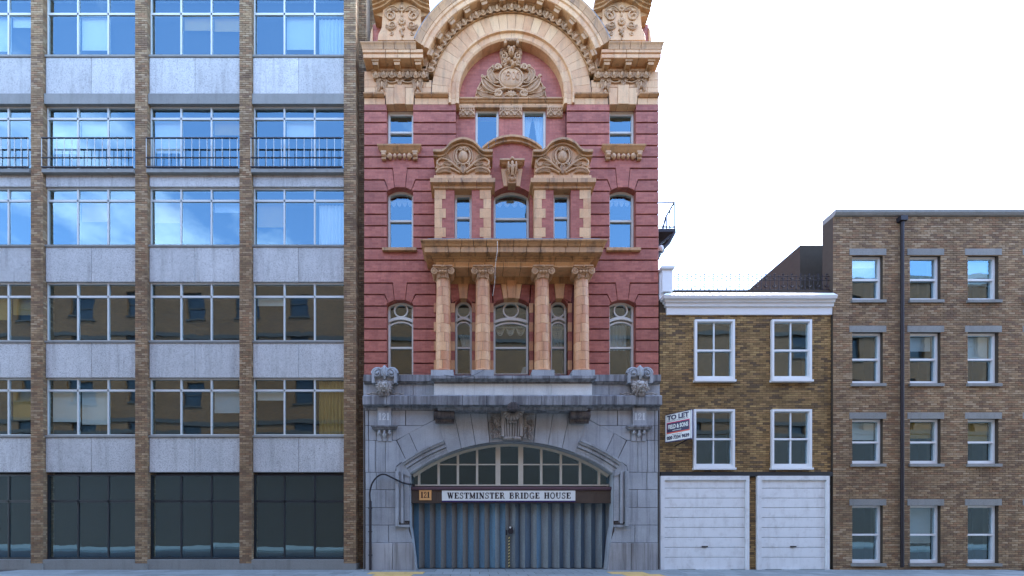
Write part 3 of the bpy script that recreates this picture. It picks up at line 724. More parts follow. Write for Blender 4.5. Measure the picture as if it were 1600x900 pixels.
# ---------------- tympanum carving
MB().prism([(1.27*math.cos(R(a)), 16.51+1.2*math.sin(R(a))) for a in range(0, 181, 6)], 0.205, 0.252, 0.015).build('relief_ground', 'terra', tymp)
m = MB(); y = 0.185; zb = 16.52; cz = 17.22
m.ball((0, 0.17, cz), 0.40, 0.11, 0.36, 20, 8)
m.tube([(0.42*math.cos(R(a)), y-0.04, cz+0.38*math.sin(R(a))) for a in range(0, 361, 15)], 0.035, 6)
m.tube([(1.22*math.cos(R(a)), y, 16.53+1.14*math.sin(R(a))) for a in range(4, 177, 6)], 0.028, 6)
for e in (-1, 1):
    m.leaf([(e*0.34, cz-0.36), (e*0.62, cz-0.42), (e*0.88, cz-0.22), (e*0.98, cz+0.02)], 0.12, y, 0.11)
    m.leaf([(e*0.44, cz-0.12), (e*0.62, cz-0.1), (e*0.74, cz+0.16), (e*0.62, cz+0.38)], 0.10, y, 0.11)
    m.leaf([(e*0.5, zb+0.1), (e*0.75, zb+0.06), (e*1.0, zb+0.10), (e*1.14, zb+0.26)], 0.08, y, 0.1)
    m.tube([(e*x, y-0.06, z) for x, z in bez([(0.16, cz-0.38), (0.4, cz-0.42), (0.56, cz-0.52), (0.5, zb+0.05), (0.36, zb+0.06)], 5)], 0.04, 6)
    m.spiral(e*0.40, zb+0.17, 0.12, y-0.05, 1.5, 90, -e, 0.04)
    m.spiral(e*0.47, cz+0.36, 0.12, y-0.05, 1.4, 200 if e > 0 else -20, -e, 0.04)
    for bx, bz in ((0.62, 0.40), (1.0, 0.06), (1.14, -0.38), (0.2, 0.44)): m.spiral(e*bx, cz+bz, 0.06, y-0.05, 1.2, 0, e, 0.025, 14)
    m.leaf([(e*0.08, cz+0.40), (e*0.2, cz+0.47), (e*0.34, cz+0.45)], 0.05, y-0.02, 0.07)
for a in range(15, 166, 25): m.tube([(0.04*math.cos(R(a)), y-0.04, zb+0.04+0.04*math.sin(R(a))), (0.13*math.cos(R(a)), y-0.08, zb+0.04+0.13*math.sin(R(a))), (0.22*math.cos(R(a)), y-0.03, zb+0.04+0.22*math.sin(R(a)))], [0.02, 0.035, 0.03], 6)
m.ball((0, y-0.05, zb+0.05), 0.06, 0.07, 0.06, 8, 5)
m.build('cartouche', 'carve', tymp)
m = MB(); y0 = 0.055                                     # the date on the cartouche
m.tube([(-0.27, y0+0.02, cz+0.10), (-0.22, y0, cz+0.15), (-0.22, y0, cz-0.13)], 0.016, 5)
m.tube([(-0.1+0.065*math.cos(R(a)), y0, cz+0.07+0.075*math.sin(R(a))) for a in range(0, 361, 30)], 0.016, 5); m.tube([(-0.035, y0, cz+0.07), (-0.045, y0, cz-0.06), (-0.12, y0, cz-0.13)], 0.016, 5)
for cx in (0.085, 0.235): m.tube([(cx+0.06*math.cos(R(a)), y0+0.01, cz+0.01+0.13*math.sin(R(a))) for a in range(0, 361, 30)], 0.016, 5)
m.build('date_figures', 'terra', tymp)
# mask console in the crown of the arch
m = MB(); zt = AZ+1.84
m.prism([(-0.4, zt-0.2), (0.4, zt-0.2), (0.3, zt-0.75), (-0.3, zt-0.75)], 0.17, 0.26, 0.01)
m.box(-0.22, 0.22, -0.06, 0.25, zt-0.09, zt+0.02)
for k in range(5): m.ball((-0.16+k*0.08, -0.06, zt-0.05), 0.035, 0.05, 0.06, 7, 5)
for e in (-1, 1):
    m.tube([(e*0.17, -0.02, zt-0.14), (e*0.26, -0.02, zt-0.14)], 0.07, 10)
    m.spiral(e*0.24, zt-0.42, 0.13, 0.12, 1.3, 90, e, 0.035); m.spiral(e*0.22, zt-0.62, 0.09, 0.12, 1.3, 270, -e, 0.03)
    m.leaf([(e*0.12, zt-0.2), (e*0.3, zt-0.24), (e*0.34, zt-0.36)], 0.05, 0.14, 0.06)
m.ball((0, 0.06, zt-0.33), 0.105, 0.12, 0.15, 12, 8); m.ball((0, -0.05, zt-0.34), 0.025, 0.04, 0.05, 6, 5)
for e in (-1, 1): m.ball((e*0.045, -0.04, zt-0.30), 0.022, 0.02, 0.016, 6, 4); m.ball((e*0.09, 0.04, zt-0.22), 0.06, 0.08, 0.06, 8, 5)
m.ball((0, -0.035, zt-0.41), 0.045, 0.03, 0.018, 6, 4)
for k in range(9): m.ball((random.uniform(-0.14, 0.14), 0.08, zt-0.55-0.03*k), 0.06, 0.08, 0.05, 7, 5)
m.build('mask_console', 'carve', arch)

# ---------------- top floor, middle
yc = 0.25
ht = Z(169, -yc); hb = Z(226, -yc)
top_wall = wall_grid((-1.95, 1.95, 13.4, 16.36), [(-1.25, -0.42, hb-0.3, ht), (0.42, 1.25, hb-0.3, ht)], yc, 0.7).build('attic_wall', 'red', B)
for s in (-1, 1):
    a, b = sorted((s*0.42, s*1.25)); WIN['attic', s] = window(B, a+0.005, b-0.005, hb-0.3, ht, 0, yc+0.12, 0, stile=0.075)
    MB().box(a-0.02, b+0.02, yc-0.052, yc+0.08, ht-0.02, ht+0.05).build('lintel', 'terra_gold', top_wall)
blocks('lintel_block', top_wall, 'terra', -1.82, 1.82, 8, [(0.05, ht+0.02), (0.05, ht+0.105)], yc, yc+0.1, jitter=0.06)
blocks('string_course', top_wall, 'terra_gold', -1.82, 1.82, 6, [(0.06, ht+0.11), (0.09, ht+0.13), (0.11, ht+0.17), (0.15, ht+0.19), (0.15, ht+0.235)], yc, yc+0.1)
for x0, x1 in ((-1.82, -1.27), (-0.40, 0.40), (1.27, 1.82)):
    m = MB().box(x0, x1, yc-0.06, yc+0.05, ht-0.36, ht)
    m.box(x0-0.005, x1+0.005, yc-0.09, yc, ht-0.07, ht-0.001); n = max(5, int((x1-x0)/0.07))
    for k in range(n): m.tube([(x0+(k+0.5)*(x1-x0)/n, yc-0.07, ht-0.075), (x0+(k+0.5)*(x1-x0)/n, yc-0.07, ht-0.16)], 0.024, 6)
    n = 2 if x1-x0 < 0.7 else 3
    for k in range(n):
        cx = x0+(k+0.5)*(x1-x0)/n; w = (x1-x0)/n/2
        m.tube([(cx-w*0.9, yc-0.075, ht-0.33), (cx-w*0.55, yc-0.085, ht-0.24), (cx, yc-0.085, ht-0.185), (cx+w*0.55, yc-0.085, ht-0.24), (cx+w*0.9, yc-0.075, ht-0.33)], 0.022, 5)
        m.leaf([(cx, ht-0.34), (cx, ht-0.29), (cx, ht-0.23)], 0.05, yc-0.06, 0.04, 4)
    m.build('pilaster_capital', 'carve', top_wall)
# ---------------- centre of the third floor: parapet wall with segmental coping, two pavilions
pc = 0.15
za, zb = Z(231, 0.25), Z(212, 0.25)
spr3, ris3 = Z(301, pc), Z(291, pc)-Z(301, pc)
z3b = 10.72
capL = arc_pts(-0.98, 0.98, za-0.03, zb-za-0.1, 16)
mid_wall = empty('centre_bay', (0, 0, 0), B)
archt = arc_pts(-CW[0], CW[0], spr3, ris3, 12)
MB().prism([(-0.98, 13.45), (-0.98, za-0.06)]+[(x, z) for x, z in capL]+[(0.98, za-0.06), (0.98, 13.45), (0.76, 13.4), (0.76, z3b), (CW[0], z3b)]+archt[::-1]+[(-CW[0], z3b), (-0.76, z3b), (-0.76, 13.4)], -pc, 0.3).build('brick_face', 'red', mid_wall)
cap = arc_pts(-1.02, 1.02, za, zb-za, 8); n = len(cap)-1
for i in range(n):
    q = [cap[i], cap[i+1]]; lo = [(x, z-0.16) for x, z in q]
    a = (q[0][0]+0.005, q[0][1]); b = (q[1][0]-0.005, q[1][1])
    m = MB().prism([a, b, (b[0], b[1]-0.07), (a[0], a[1]-0.07)], -0.30, 0.2); m.prism([(a[0], a[1]-0.07), (b[0], b[1]-0.07), (b[0], b[1]-0.16), (a[0], a[1]-0.16)], -0.23, 0.2)
    m.build('coping_block', 'terra_gold', mid_wall)
for s in (-1, 1): MB().prism([(s*0.98, za-0.38), (s*0.98, za-0.1), (s*0.72, za+0.0), (s*0.70, za-0.2)], -pc-0.03, 0.1).build('springer', 'terra', mid_wall)
cr = spr3+ris3; kt = Z(251, 0.3)
for s in (-1, 1):
    MB().prism([(s*0.15, cr-0.01), (s*0.28, cr-0.03), (s*0.37, Z(263, 0.2)), (s*0.15, Z(263, 0.2))], -pc-0.04, 0.2, 0.006).build('keystone_side', 'terra', mid_wall)
m = MB(); zc0 = cr-0.01                                  # scroll keystone
m.prism([(-0.13, zc0), (0.13, zc0), (0.19, kt-0.1), (-0.19, kt-0.1)], -pc-0.14, 0.0, 0.01)
m.ledge(-0.18, 0.18, [(0.14, kt-0.12), (0.18, kt-0.08), (0.24, kt-0.05), (0.24, kt)], -pc, 0, True, True)
m.tube([(-0.16, -pc-0.18, kt-0.3), (0.16, -pc-0.18, kt-0.3)], 0.12, 12); m.tube([(-0.12, -pc-0.13, zc0+0.13), (0.12, -pc-0.13, zc0+0.13)], 0.07, 12)
for e in (-1, 1): m.tube([(e*0.13, -pc-0.24, kt-0.13), (e*0.13, -pc-0.31, kt-0.3), (e*0.1, -pc-0.2, zc0+0.25)], 0.03, 6); m.spiral(e*0.17, kt-0.28, 0.09, -pc-0.1, 1.3, 90, e, 0.025)
m.tube([(0, -pc-0.24, kt-0.13), (0, -pc-0.32, kt-0.3), (0, -pc-0.2, zc0+0.22)], 0.05, 6); m.ball((0, -pc-0.25, kt-0.02), 0.07, 0.05, 0.06, 8, 5)
m.leaf([(0, zc0+0.32), (0, zc0+0.18), (0, zc0+0.05)], 0.07, -pc-0.17, 0.05); m.build('scroll_keystone', 'carve', mid_wall)
WIN['f3', 0] = window(B, -CW[0]+0.005, CW[0]-0.005, z3b-0.02, spr3, ris3, -pc+REV+0.05, Z(341, pc-REV))
pp = 0.5
for s in (-1, 1):
    pav = empty('pavilion', (0, 0, 0), B); x0, x1 = 0.74, 2.60; h3 = Z(296.5, pp)
    win = (CW[1], 1.95, z3b-0.1, h3)
    g = wall_grid((x0, x1, z3b-0.1, Z(276, pp)), [win], -pp, 0.3)
    if s < 0: g.flip()
    g.build('brick_face', 'red', pav)
    a, b = sorted((s*win[0], s*win[1])); WIN['pav', s] = window(B, a+0.005, b-0.005, z3b-0.05, h3, 0, -pp+REV, Z(341, pp-REV))
    k = 0; zt = h3
    while zt > z3b+0.05:                                   # quoins, long and short
        w = 0.36 if k % 2 == 0 else 0.235; zl = max(zt-0.318, z3b)
        MB().box(s*(x1-w), s*(x1+0.012), -pp-0.012, -pp+0.3, zl+0.004, zt-0.004).build('quoin', 'terra', pav)
        w = 0.36 if k % 2 == 0 else 0.235
        MB().box(s*(x0-0.012), s*(x0+w), -pp-0.012, -pp+0.3, zl+0.004, zt-0.004).build('quoin', 'terra', pav)
        zt -= 0.318; k += 1
    MB().box(s*(win[0]-0.06), s*(win[1]+0.06), -pp-0.005, -pp+REV, h3-0.001, h3+0.1).build('lintel', 'terra_gold', pav)
    za_, zb_ = sorted((s*x0, s*x1)); zl = h3
    blocks('cornice_block', pav, 'terra_gold', za_, zb_, 4, [(0.02, zl), (0.05, zl+0.01), (0.06, zl+0.10), (0.11, zl+0.12), (0.15, zl+0.13), (0.15, zl+0.27), (0.12, zl+0.30)], -pp, 0.2, True, True)
    zpan = zl+0.30
    blocks('plinth_block', pav, 'terra', za_, zb_, 3, [(0.03, zpan), (0.03, Z(275, pp))], -pp, 0.2, True, True)
    P = [(677, 243), (690, 243), (697, 239), (703, 232), (710, 227.5), (717, 225), (723.5, 224), (730, 225), (737, 227.5), (744, 232), (750, 239), (757, 243), (770, 243)]
    if s > 0: P = [(1603-x, z) for x, z in P][::-1]
    C = [(U(a, pp+0.1), Z(b+0.5, pp+0.1)) for a, b in P]
    body = MB().prism([(C[0][0]+0.09, Z(275, pp)), (C[-1][0]-0.09, Z(275, pp)), (C[-1][0]-0.09, C[-1][1]+0.03)]+[(x, z+0.03) for x, z in C[1:-1]][::-1]+[(C[0][0]+0.09, C[0][1]+0.03)], -pp-0.01, 0.26).build('carved_panel', 'terra', pav)
    sm = bez(C, 3)
    segs = 6; per = (len(sm)-1)//segs
    for i in range(segs):
        q = sm[i*per:(i+1)*per+1] if i < segs-1 else sm[i*per:]
        m = MB()
        for d0, d1, y in ((0.0, 0.055, -pp-0.09), (0.055, 0.085, -pp-0.07), (0.085, 0.16, -pp-0.17)):
            m.prism([(x, z+d0) for x, z in q]+[(x, z+d1) for x, z in q[::-1]], y, 0.24)
        m.build('pediment_moulding', 'terra_gold', pav)
    cx = (C[0][0]+C[-1][0])/2; cz = Z(246, pp); y = -pp-0.02; m = MB()
    m.ball((cx, y, cz), 0.17, 0.10, 0.21, 14, 8)
    m.tube([(cx+0.24*math.cos(R(a)), y-0.03, cz+0.28*math.sin(R(a))) for a in range(0, 361, 18)], 0.035, 6)
    m.tube([(cx+0.32*math.cos(R(a)), y-0.0, cz+0.02+0.35*math.sin(R(a))) for a in range(-40, 221, 13)], 0.03, 6)
    for e in (-1, 1):
        m.spiral(cx+e*0.1, cz+0.2, 0.07, y-0.06, 1.3, 90, e, 0.022); m.spiral(cx+e*0.16, cz-0.27, 0.07, y-0.05, 1.3, 270, e, 0.022)
        m.tube([(cx+e*x, y-0.03, cz+z) for x, z in bez([(0.05, -0.5), (0.25, -0.34), (0.48, -0.16), (0.72, -0.08), (0.86, -0.2), (0.78, -0.33), (0.68, -0.28)], 5)], [0.042-0.0008*i for i in range(31)], 6)
        m.tube([(cx+e*x, y-0.03, cz+z) for x, z in bez([(0.1, -0.56), (0.34, -0.44), (0.55, -0.38), (0.8, -0.44), (0.9, -0.55)], 5)], 0.03, 6)
        m.leaf([(cx+e*0.34, cz-0.26), (cx+e*0.5, cz-0.28), (cx+e*0.66, cz-0.22)], 0.05, y, 0.07)
        m.leaf([(cx+e*0.4, cz-0.53), (cx+e*0.6, cz-0.47), (cx+e*0.84, cz-0.54)], 0.05, y, 0.07)
        m.leaf([(cx+e*0.42, cz-0.12), (cx+e*0.58, cz+0.0), (cx+e*0.78, cz-0.0)], 0.04, y, 0.06)
        m.ball((cx+e*0.9, y-0.01, cz-0.38), 0.03, 0.03, 0.03, 6, 4)
    m.ball((cx, y-0.05, cz+0.24), 0.05, 0.05, 0.05, 8, 5); m.leaf([(cx, cz-0.3), (cx, cz-0.42), (cx, cz-0.58)], 0.07, y-0.02, 0.06)
    m.build('shield_relief', 'carve', body)

# ---------------- portico: entablature, four columns
ent = MB().box(-2.54, 2.54, -0.5, 0.2, 10.18, 10.70).build('entablature', 'recess', B)
pe = 0.55
blocks('architrave_block', ent, 'terra', -2.57, 2.57, 9, [(0.0, Z(417.5, pe)), (0.0, Z(411, pe)), (0.02, Z(410, pe))], -pe, 0.02, jitter=0.08)
z1 = Z(410, pe)+0.003
blocks('bed_block', ent, 'terra_gold', -2.57, 2.57, 9, [(0.02, z1), (0.06, z1+0.02), (0.07, z1+0.06), (0.12, z1+0.065), (0.13, z1+0.11)], -pe, 0.02, True, True, jitter=0.05)
z2 = z1+0.113
blocks('corona_block', ent, 'terra_gold', -2.57, 2.57, 12, [(0.31, z2), (0.33, z2+0.008), (0.33, z2+0.17), (0.31, z2+0.175)], -pe, 0.02, True, True, jitter=0.03)
z3 = z2+0.178
blocks('cyma_block', ent, 'terra_gold', -2.57, 2.57, 12, [(0.33, z3), (0.36, z3+0.02), (0.38, z3+0.07), (0.43, z3+0.12), (0.45, z3+0.13), (0.45, z3+0.17)], -pe, 0.02, True, True, jitter=0.03)
PTOP = z3+0.17
MB().prism([(-2.9, PTOP), (2.9, PTOP), (2.75, PTOP+0.05), (-2.75, PTOP+0.05)], -0.96, 0.0).build('lead_top', 'lead', ent)
zc1 = Z(417.5, pe)-0.004; zsh0, zsh1 = 6.68, zc1-0.36
for ci, cxp in enumerate((-2.33, -1.0, 1.0, 2.33)):
    cy = -0.37; c = empty('column', (cxp, cy, 6.45), B); r0 = 0.262; r1 = 0.232; n = 10; h = (zsh1-zsh0-0.06)/n
    zz0 = zsh0+0.06
    for k in range(n):                                    # each drum of two shells, joints staggered
        za_, zb_ = zz0+k*h, zz0+(k+1)*h; ra = r0+(r1-r0)*(k/n)**1.6; rb = r0+(r1-r0)*((k+1)/n)**1.6
        j = random.uniform(-0.45, 0.45) if k % 2 else random.uniform(-0.3, 0.5)
        for a0, a1 in ((j+0.012, j+math.pi-0.012), (j-math.pi+0.012, j-0.012)):
            m = MB().lathe((cxp, cy, 0), [(ra, za_+0.005), (rb, zb_-0.005)], a0, a1, 12)
            m.lathe((cxp, cy, 0), [(ra-0.03, za_+0.002), (ra, za_+0.005)], a0, a1, 12, False); m.lathe((cxp, cy, 0), [(rb, zb_-0.005), (rb-0.03, zb_-0.002)], a0, a1, 12, False)
            m.build('drum_block', 'terra_col', c)
    MB().lathe((cxp, cy, 0), [(r0-0.012, zz0), (r1-0.012, zsh1)], n=20).build('shaft_core', 'recess', c)
    MB().lathe((cxp, cy, 0), [(0.0, 6.662), (0.33, 6.662), (0.335, 6.68), (0.345, 6.70), (0.335, 6.725), (0.29, 6.73), (0.285, 6.745), (0.262, 6.75), (0, 6.75)], n=24).build('base', 'terra_col', c)
    m = MB(); zt = zsh1                                     # ionic capital
    m.lathe((cxp, cy, 0), [(r1+0.012, zt-0.03), (r1+0.035, zt-0.015), (r1+0.012, zt), (r1, zt+0.005), (r1+0.01, zt+0.1), (r1+0.07, zt+0.17), (r1+0.07, zt+0.2)], n=20)
    m.box(cxp-0.30, cxp+0.30, cy-0.29, cy+0.2, zt+0.28, zt+0.32); m.box(cxp-0.33, cxp+0.33, cy-0.32, cy+0.2, zt+0.32, zt+0.357)
    m.box(cxp-0.27, cxp+0.27, cy-0.24, cy+0.2, zt+0.19, zt+0.285)
    for e in (-1, 1):
        vx, vz = cxp+e*0.265, zt+0.175
        m.tube([(vx, cy-0.27, vz), (vx, cy+0.15, vz)], 0.10, 14)
        m.spiral(vx, vz, 0.115, cy-0.275, 1.9, 90, -e, 0.024, 28); m.ball((vx, cy-0.29, vz), 0.03, 0.03, 0.03, 8, 5)
        m.leaf([(cxp+e*0.12, zt+0.12), (cxp+e*0.14, zt+0.02), (cxp+e*0.17, zt-0.06)], 0.04, cy-r1-0.01, 0.04, 4)
    for k in range(3): m.ball((cxp+(k-1)*0.095, cy-r1-0.05, zt+0.16), 0.038, 0.045, 0.055, 8, 5)
    for e in (-1, 1): m.leaf([(cxp, zt+0.24), (cxp+e*0.07, zt+0.27), (cxp+e*0.15, zt+0.24)], 0.03, cy-0.26, 0.04, 4)
    m.ball((cxp, cy-0.31, zt+0.32), 0.05, 0.04, 0.04, 8, 5)
    m.build('capital', 'carve', c)
    MB().box(cxp-0.38, cxp+0.36, cy-0.36, 0.0, 6.45, 6.66).build('plinth', 'granite', c)

# ---------------- second floor wall behind the columns
cw = wall
for s in (-1, 1):
    for x0, x1, zt in ((CW[1], CW[2], Z(474)), ):
        a, b = sorted((s*x0, s*x1)); top = arc_pts(a, b, zt-0.06, Z(466)-zt+0.05, 10)
        MB().prism([(a, Z(466)+0.05), *top, (b, Z(466)+0.05)], 0.0, 0.4).build('arch_soffit', 'red', cw)
        WIN['f2c', s] = window(B, a+0.005, b-0.005, Z(584)-0.03, zt-0.06, Z(466)-zt+0.05, REV, Z(543.5, -REV), fan=Z(499, -REV), oval=True)
        mid = (a+b)/2
        for e in (-1, 1):
            MB().prism([(mid+e*0.14, Z(466)-0.02), (mid+e*0.40, Z(473)), (mid+e*0.47, Z(444.5)), (mid+e*0.19, Z(444.5))], -0.02, 0.04, 0.005).build('brick_voussoir', 'red', cw)
        MB().prism([(mid-0.13, Z(466)-0.03), (mid+0.13, Z(466)-0.03), (mid+0.18, Z(444.5)), (mid-0.18, Z(444.5))], -0.05, 0.35, 0.006).build('keystone', 'terra', cw)
top = arc_pts(-CW[0], CW[0], Z(474.5), Z(466)-Z(474.5), 12)
MB().prism([(-CW[0], Z(466)+0.05), *top, (CW[0], Z(466)+0.05)], 0.0, 0.4).build('arch_soffit', 'red', cw)
WIN['f2c', 0] = window(B, -CW[0]+0.005, CW[0]-0.005, Z(584)-0.03, Z(474.5), Z(466)-Z(474.5), REV, Z(543.5, -REV), fan=Z(500, -REV))
for t0, t1, b0, b1, zt, p in ((-0.36, -0.17, -0.28, -0.14, 445, 0.05), (-0.165, 0.165, -0.135, 0.135, 440, 0.08), (0.17, 0.36, 0.14, 0.28, 445, 0.05)):
    MB().prism([(t0, Z(zt)), (t1, Z(zt)), (b1, Z(466)-0.03), (b0, Z(466)-0.03)], -p, 0.3, 0.006).build('keystone', 'terra', cw)
for s in (-1, 1):
    MB().prism([(s*0.37, Z(445)), (s*0.66, Z(445)), (s*0.62, Z(472)), (s*0.29, Z(466)-0.02)], -0.02, 0.04, 0.005).build('brick_voussoir', 'red', cw)
    MB().prism([(s*0.70, Z(445)), (s*1.1, Z(445)), (s*1.1, Z(474)), (s*0.66, Z(474))], -0.012, 0.04, 0.005).build('brick_voussoir', 'red', cw)
for i in range(11):                                      # plain frieze of terracotta between the capitals
    a = -2.6+5.2*i/11; b = -2.6+5.2*(i+1)/11
    for q0, q1 in ((Z(444), Z(433)), (Z(433)+0.006, Z(416))):
        MB().box(a+0.004, b-0.004, -0.03, 0.04, q0, q1).build('frieze_block', 'terra_gold', cw)
k = 0; zt = Z(474)
while zt > 6.7:                                           # terracotta and brick stripes beside the windows
    zl = max(zt-0.33, 6.5); mt = 'terra_col' if k % 2 == 0 else 'red'
    for s in (-1, 1):
        for x0, x1 in ((CW[0], 0.76), (1.22, CW[1]), (CW[2], 2.1)):
            MB().box(s*(x0+(0.0 if x0 == CW[0] or x0 == CW[2] else 0)), s*x1, -0.01 if mt == 'red' else -0.018, 0.3, zl+0.003, zt-0.003).build('quoin', mt, cw)
        MB().box(s*2.5, s*2.69, -0.03, 0.1, zl+0.003, zt-0.003).build('quoin', mt, cw) if k % 2 == 0 else None
    zt -= 0.33; k += 1
# ---------------- granite ground storey
GP = 0.12; RI, ARC_Z = 6.05, -1.63; RO = RI+0.48
def arcz(x, r): return ARC_Z+math.sqrt(max(r*r-x*x, 0))
def arc_run(x0, x1, r, n=5): return [(x0+(x1-x0)*i/n, arcz(x0+(x1-x0)*i/n, r)) for i in range(n+1)]
opening = [(-3.30, -0.05), (-3.41, 0.93), (-3.43, 1.1), (-3.5, 1.5), (-3.5, 3.32)]+arc_run(-3.48, 3.48, RI, 24)+[(3.5, 3.32), (3.5, 1.5), (3.43, 1.1), (3.41, 0.93), (3.30, -0.05)]
gran = MB().prism([(-HALF, -0.05), *opening, (HALF, -0.05), (HALF, 6.6), (-HALF, 6.6)], -0.085, 0.6).build('granite_storey', 'granite', B)
MB().prism([(-HALF+0.01, 0.01), *[(x*1.004, z) for x, z in opening if z > 0], (HALF-0.01, 0.01), (HALF-0.01, 5.6), (-HALF+0.01, 5.6)], -0.092, -0.086).build('mortar_bed', 'recess', gran)
def stone(px_poly, s, p=GP, mat='granite', name='granite_block', c=0.009):
    P = [(U(q[0], p), Z(q[1], p)) if len(q) == 2 else (q[0], q[1]) for q in px_poly]
    MB().prism([(-s*x, z) for x, z in inset(P, 0.007)] if c else [(-s*x, z) for x, z in P], -p, -0.06, c).build(name, mat, gran)
def bx(a, b, c, d): return [(a, c), (b, c), (b, d), (a, d)]
def ap(px0, px1, r, n=4): return [(x, z, 0) for x, z in arc_run(U(px0, GP), U(px1, GP), r, n)]
for s in (1, -1):                                        # s = 1 is the left half of the photograph
    for q in ((570.5, 575.5, 641, 665), (576, 590, 641, 665), (611, 633.5, 641, 665), (590, 611, 641, 665), (570.5, 575.5, 665, 688), (576, 588, 665, 688), (588, 613, 665, 688),
              (570.5, 576, 688, 738), (576, 587, 688, 738), (587, 602, 688, 738), (571, 588, 738, 765), (588, 617.5, 738, 765), (571, 603, 765, 793), (603, 617.5, 765, 793), (571, 617.5, 793, 820.5), (571, 607, 820.5, 848)):
        stone(bx(*q), s)
    stone([(634, 641), (678, 641), (678, 656.5), (662, 665), (634, 665)], s)
    stone([(613, 665), (662, 665), (619.5, 687.8), (613, 687.8)], s)
    stone([(602, 688), (619, 688), *ap(634, 620, RO+0.015), (617.5, 738), (602, 738)], s)
    stone([(620, 688), (639, 676.5), *ap(652.5, 634, RO+0.015)], s)
    stone([(639, 676.5), (678, 656.5), (683, 655), *ap(698, 652.5, RO+0.015)], s)
    for t0, t1, b0, b1 in ((677, 708, 700, 721), (708, 734, 721, 743), (734, 761, 743, 765), (761, 800, 765, 800)):
        stone([(t0, 640), (t1, 640), *ap(b1, b0, RI+0.004)], s, 0.16 if t0 < 760 else 0.13)
    stone([(607, 820.5), (638, 820.5), (639, 830), (643, 841), (645.5, 848), (607, 848)], s, 0.13)
    stone([(571, 848), (613, 848), (613, 893), (571, 893)], s, 0.2, 'granite_dirty'); stone([(613, 848), (645.5, 848), (650.5, 893), (613, 893)], s, 0.2, 'granite_dirty')
    # archivolt, in three stones, and the eared jamb moulding below it
    prof = [(RI, 0.1), (RI, -0.10), (RI+0.03, -0.13), (RI+0.10, -0.135), (RI+0.12, -0.15), (RI+0.18, -0.155), (RI+0.19, -0.12), (RI+0.21, -0.12), (RI+0.22, -0.20), (RI+0.30, -0.20), (RI+0.31, -0.16), (RI+0.34, -0.16), (RI+0.35, -0.24), (RI+0.41, -0.25), (RI+0.42, -0.29), (RO, -0.295), (RO, 0.1)]
    a_in, a_out = 90+math.degrees(math.asin(2.17/RI)), 90+math.degrees(math.asin(3.48/RI))
    for i in range(3):
        m = MB().sweep(0, ARC_Z, prof, a_in+(a_out-a_in)*i/3+0.03, a_in+(a_out-a_in)*(i+1)/3-0.03, 5)
        if s < 0: m.flip()
        m.build('archivolt_stone', 'granite', gran)
    ax, az = -RO*math.sin(R(a_out-90)), ARC_Z+RO*math.cos(R(a_out-90))
    MB().prism([(s*x, z) for x, z in ((-3.49, 3.33), (ax, az), (-3.96, 3.53), (-3.96, 3.40), (-3.49, 3.2))], -0.17, 0.0).build('elbow_stone', 'granite', gran)
    zb = Z(822, GP)
    for x0, x1, y, lo in ((-3.98, -3.87, -0.26, 0), (-3.865, -3.80, -0.15, 0.09), (-3.795, -3.72, -0.21, 0.09), (-3.715, -3.69, -0.10, 0.09), (-3.685, -3.52, -0.14, 0.18)):
        cuts = [zb+lo, Z(793, GP), Z(765, GP), 3.40]
        for c0, c1 in zip(cuts[:-1], cuts[1:]): MB().box(s*x0, s*x1, y, -0.05, c0+0.002, c1-0.002).build('jamb_moulding', 'granite', gran)
    MB().box(s*-3.98, s*-3.52, -0.195, -0.05, zb-0.03, zb+0.05).build('jamb_moulding', 'granite', gran)
    MB().box(s*-3.87, s*-3.58, -0.165, -0.05, zb+0.09, zb+0.13).build('jamb_moulding', 'granite_soot', gran)
    # numbered pilaster with drops
    xa, xb = U(590, 0.2), U(611, 0.2); xm = (xa+xb)/2
    pil = MB().prism([(s*x, z) for x, z in rect(xa, xb, Z(666, 0.2), Z(637, 0.2))], -0.22, -0.05, 0.008).build('numbered_pilaster', 'granite', B)
    x0, x1 = sorted((s*(xa-0.02), s*(xb+0.02)))
    MB().ledge(x0, x1, [(0.13, Z(671, 0.24)), (0.15, Z(669.5, 0.24)), (0.16, Z(668, 0.24)), (0.19, Z(667, 0.24)), (0.19, Z(665, 0.24))], -GP+0.02, -0.05, True, True).build('shelf', 'granite_dk', pil)
    for e in (-1, 0, 1):
        cx = s*xm+e*0.175; zt = Z(671.5, 0.24); d = 0.1 if e == 0 else 0
        m = MB().tube([(cx, -0.18, zt), (cx, -0.18, zt-0.05-d*0.4), (cx, -0.18, zt-0.09-d*0.6), (cx, -0.18, zt-0.15-d)], [0.045, 0.04, 0.075, 0.02], 8)
        m.prism([(cx-0.03, zt-0.12-d*0.5), (cx+0.03, zt-0.12-d*0.5), (cx+0.075, zt-0.36), (cx-0.075, zt-0.36)], -0.15, -0.1); m.build('drop', 'granite', pil)
    # scroll and lion on the upper ledge
    cx = s*U(600, 0.42); yl = -0.34
    sc = empty('lion_scroll', (0, 0, 0), B)
    zb_, zt_ = Z(597, 0.4), Z(572, 0.4)
    m = MB()
    for e in (-1, 1):
        m.box(cx+e*0.33, cx+e*0.42, yl-0.06, -0.05, zb_-0.02, zb_+0.32)
        vx, vz = cx+e*0.235, zb_+0.32
        m.tube([(vx+0.185*math.cos(R(a)), yl+0.03, vz+0.17*math.sin(R(a))) for a in ((range(0, 200, 20)) if e > 0 else range(180, -20, -20))], [0.055]*10, 8)
        m.tube([(vx, yl-0.02, vz-0.02), (vx, -0.05, vz-0.02)], 0.14, 16); m.spiral(vx, vz-0.02, 0.13, yl-0.03, 1.7, 90, -e, 0.03)
        m.ball((vx, yl-0.06, vz-0.02), 0.045, 0.05, 0.045, 10, 6)
        m.box(cx+e*0.05, cx+e*0.34, yl+0.04, -0.05, zb_+0.0, zb_+0.32)
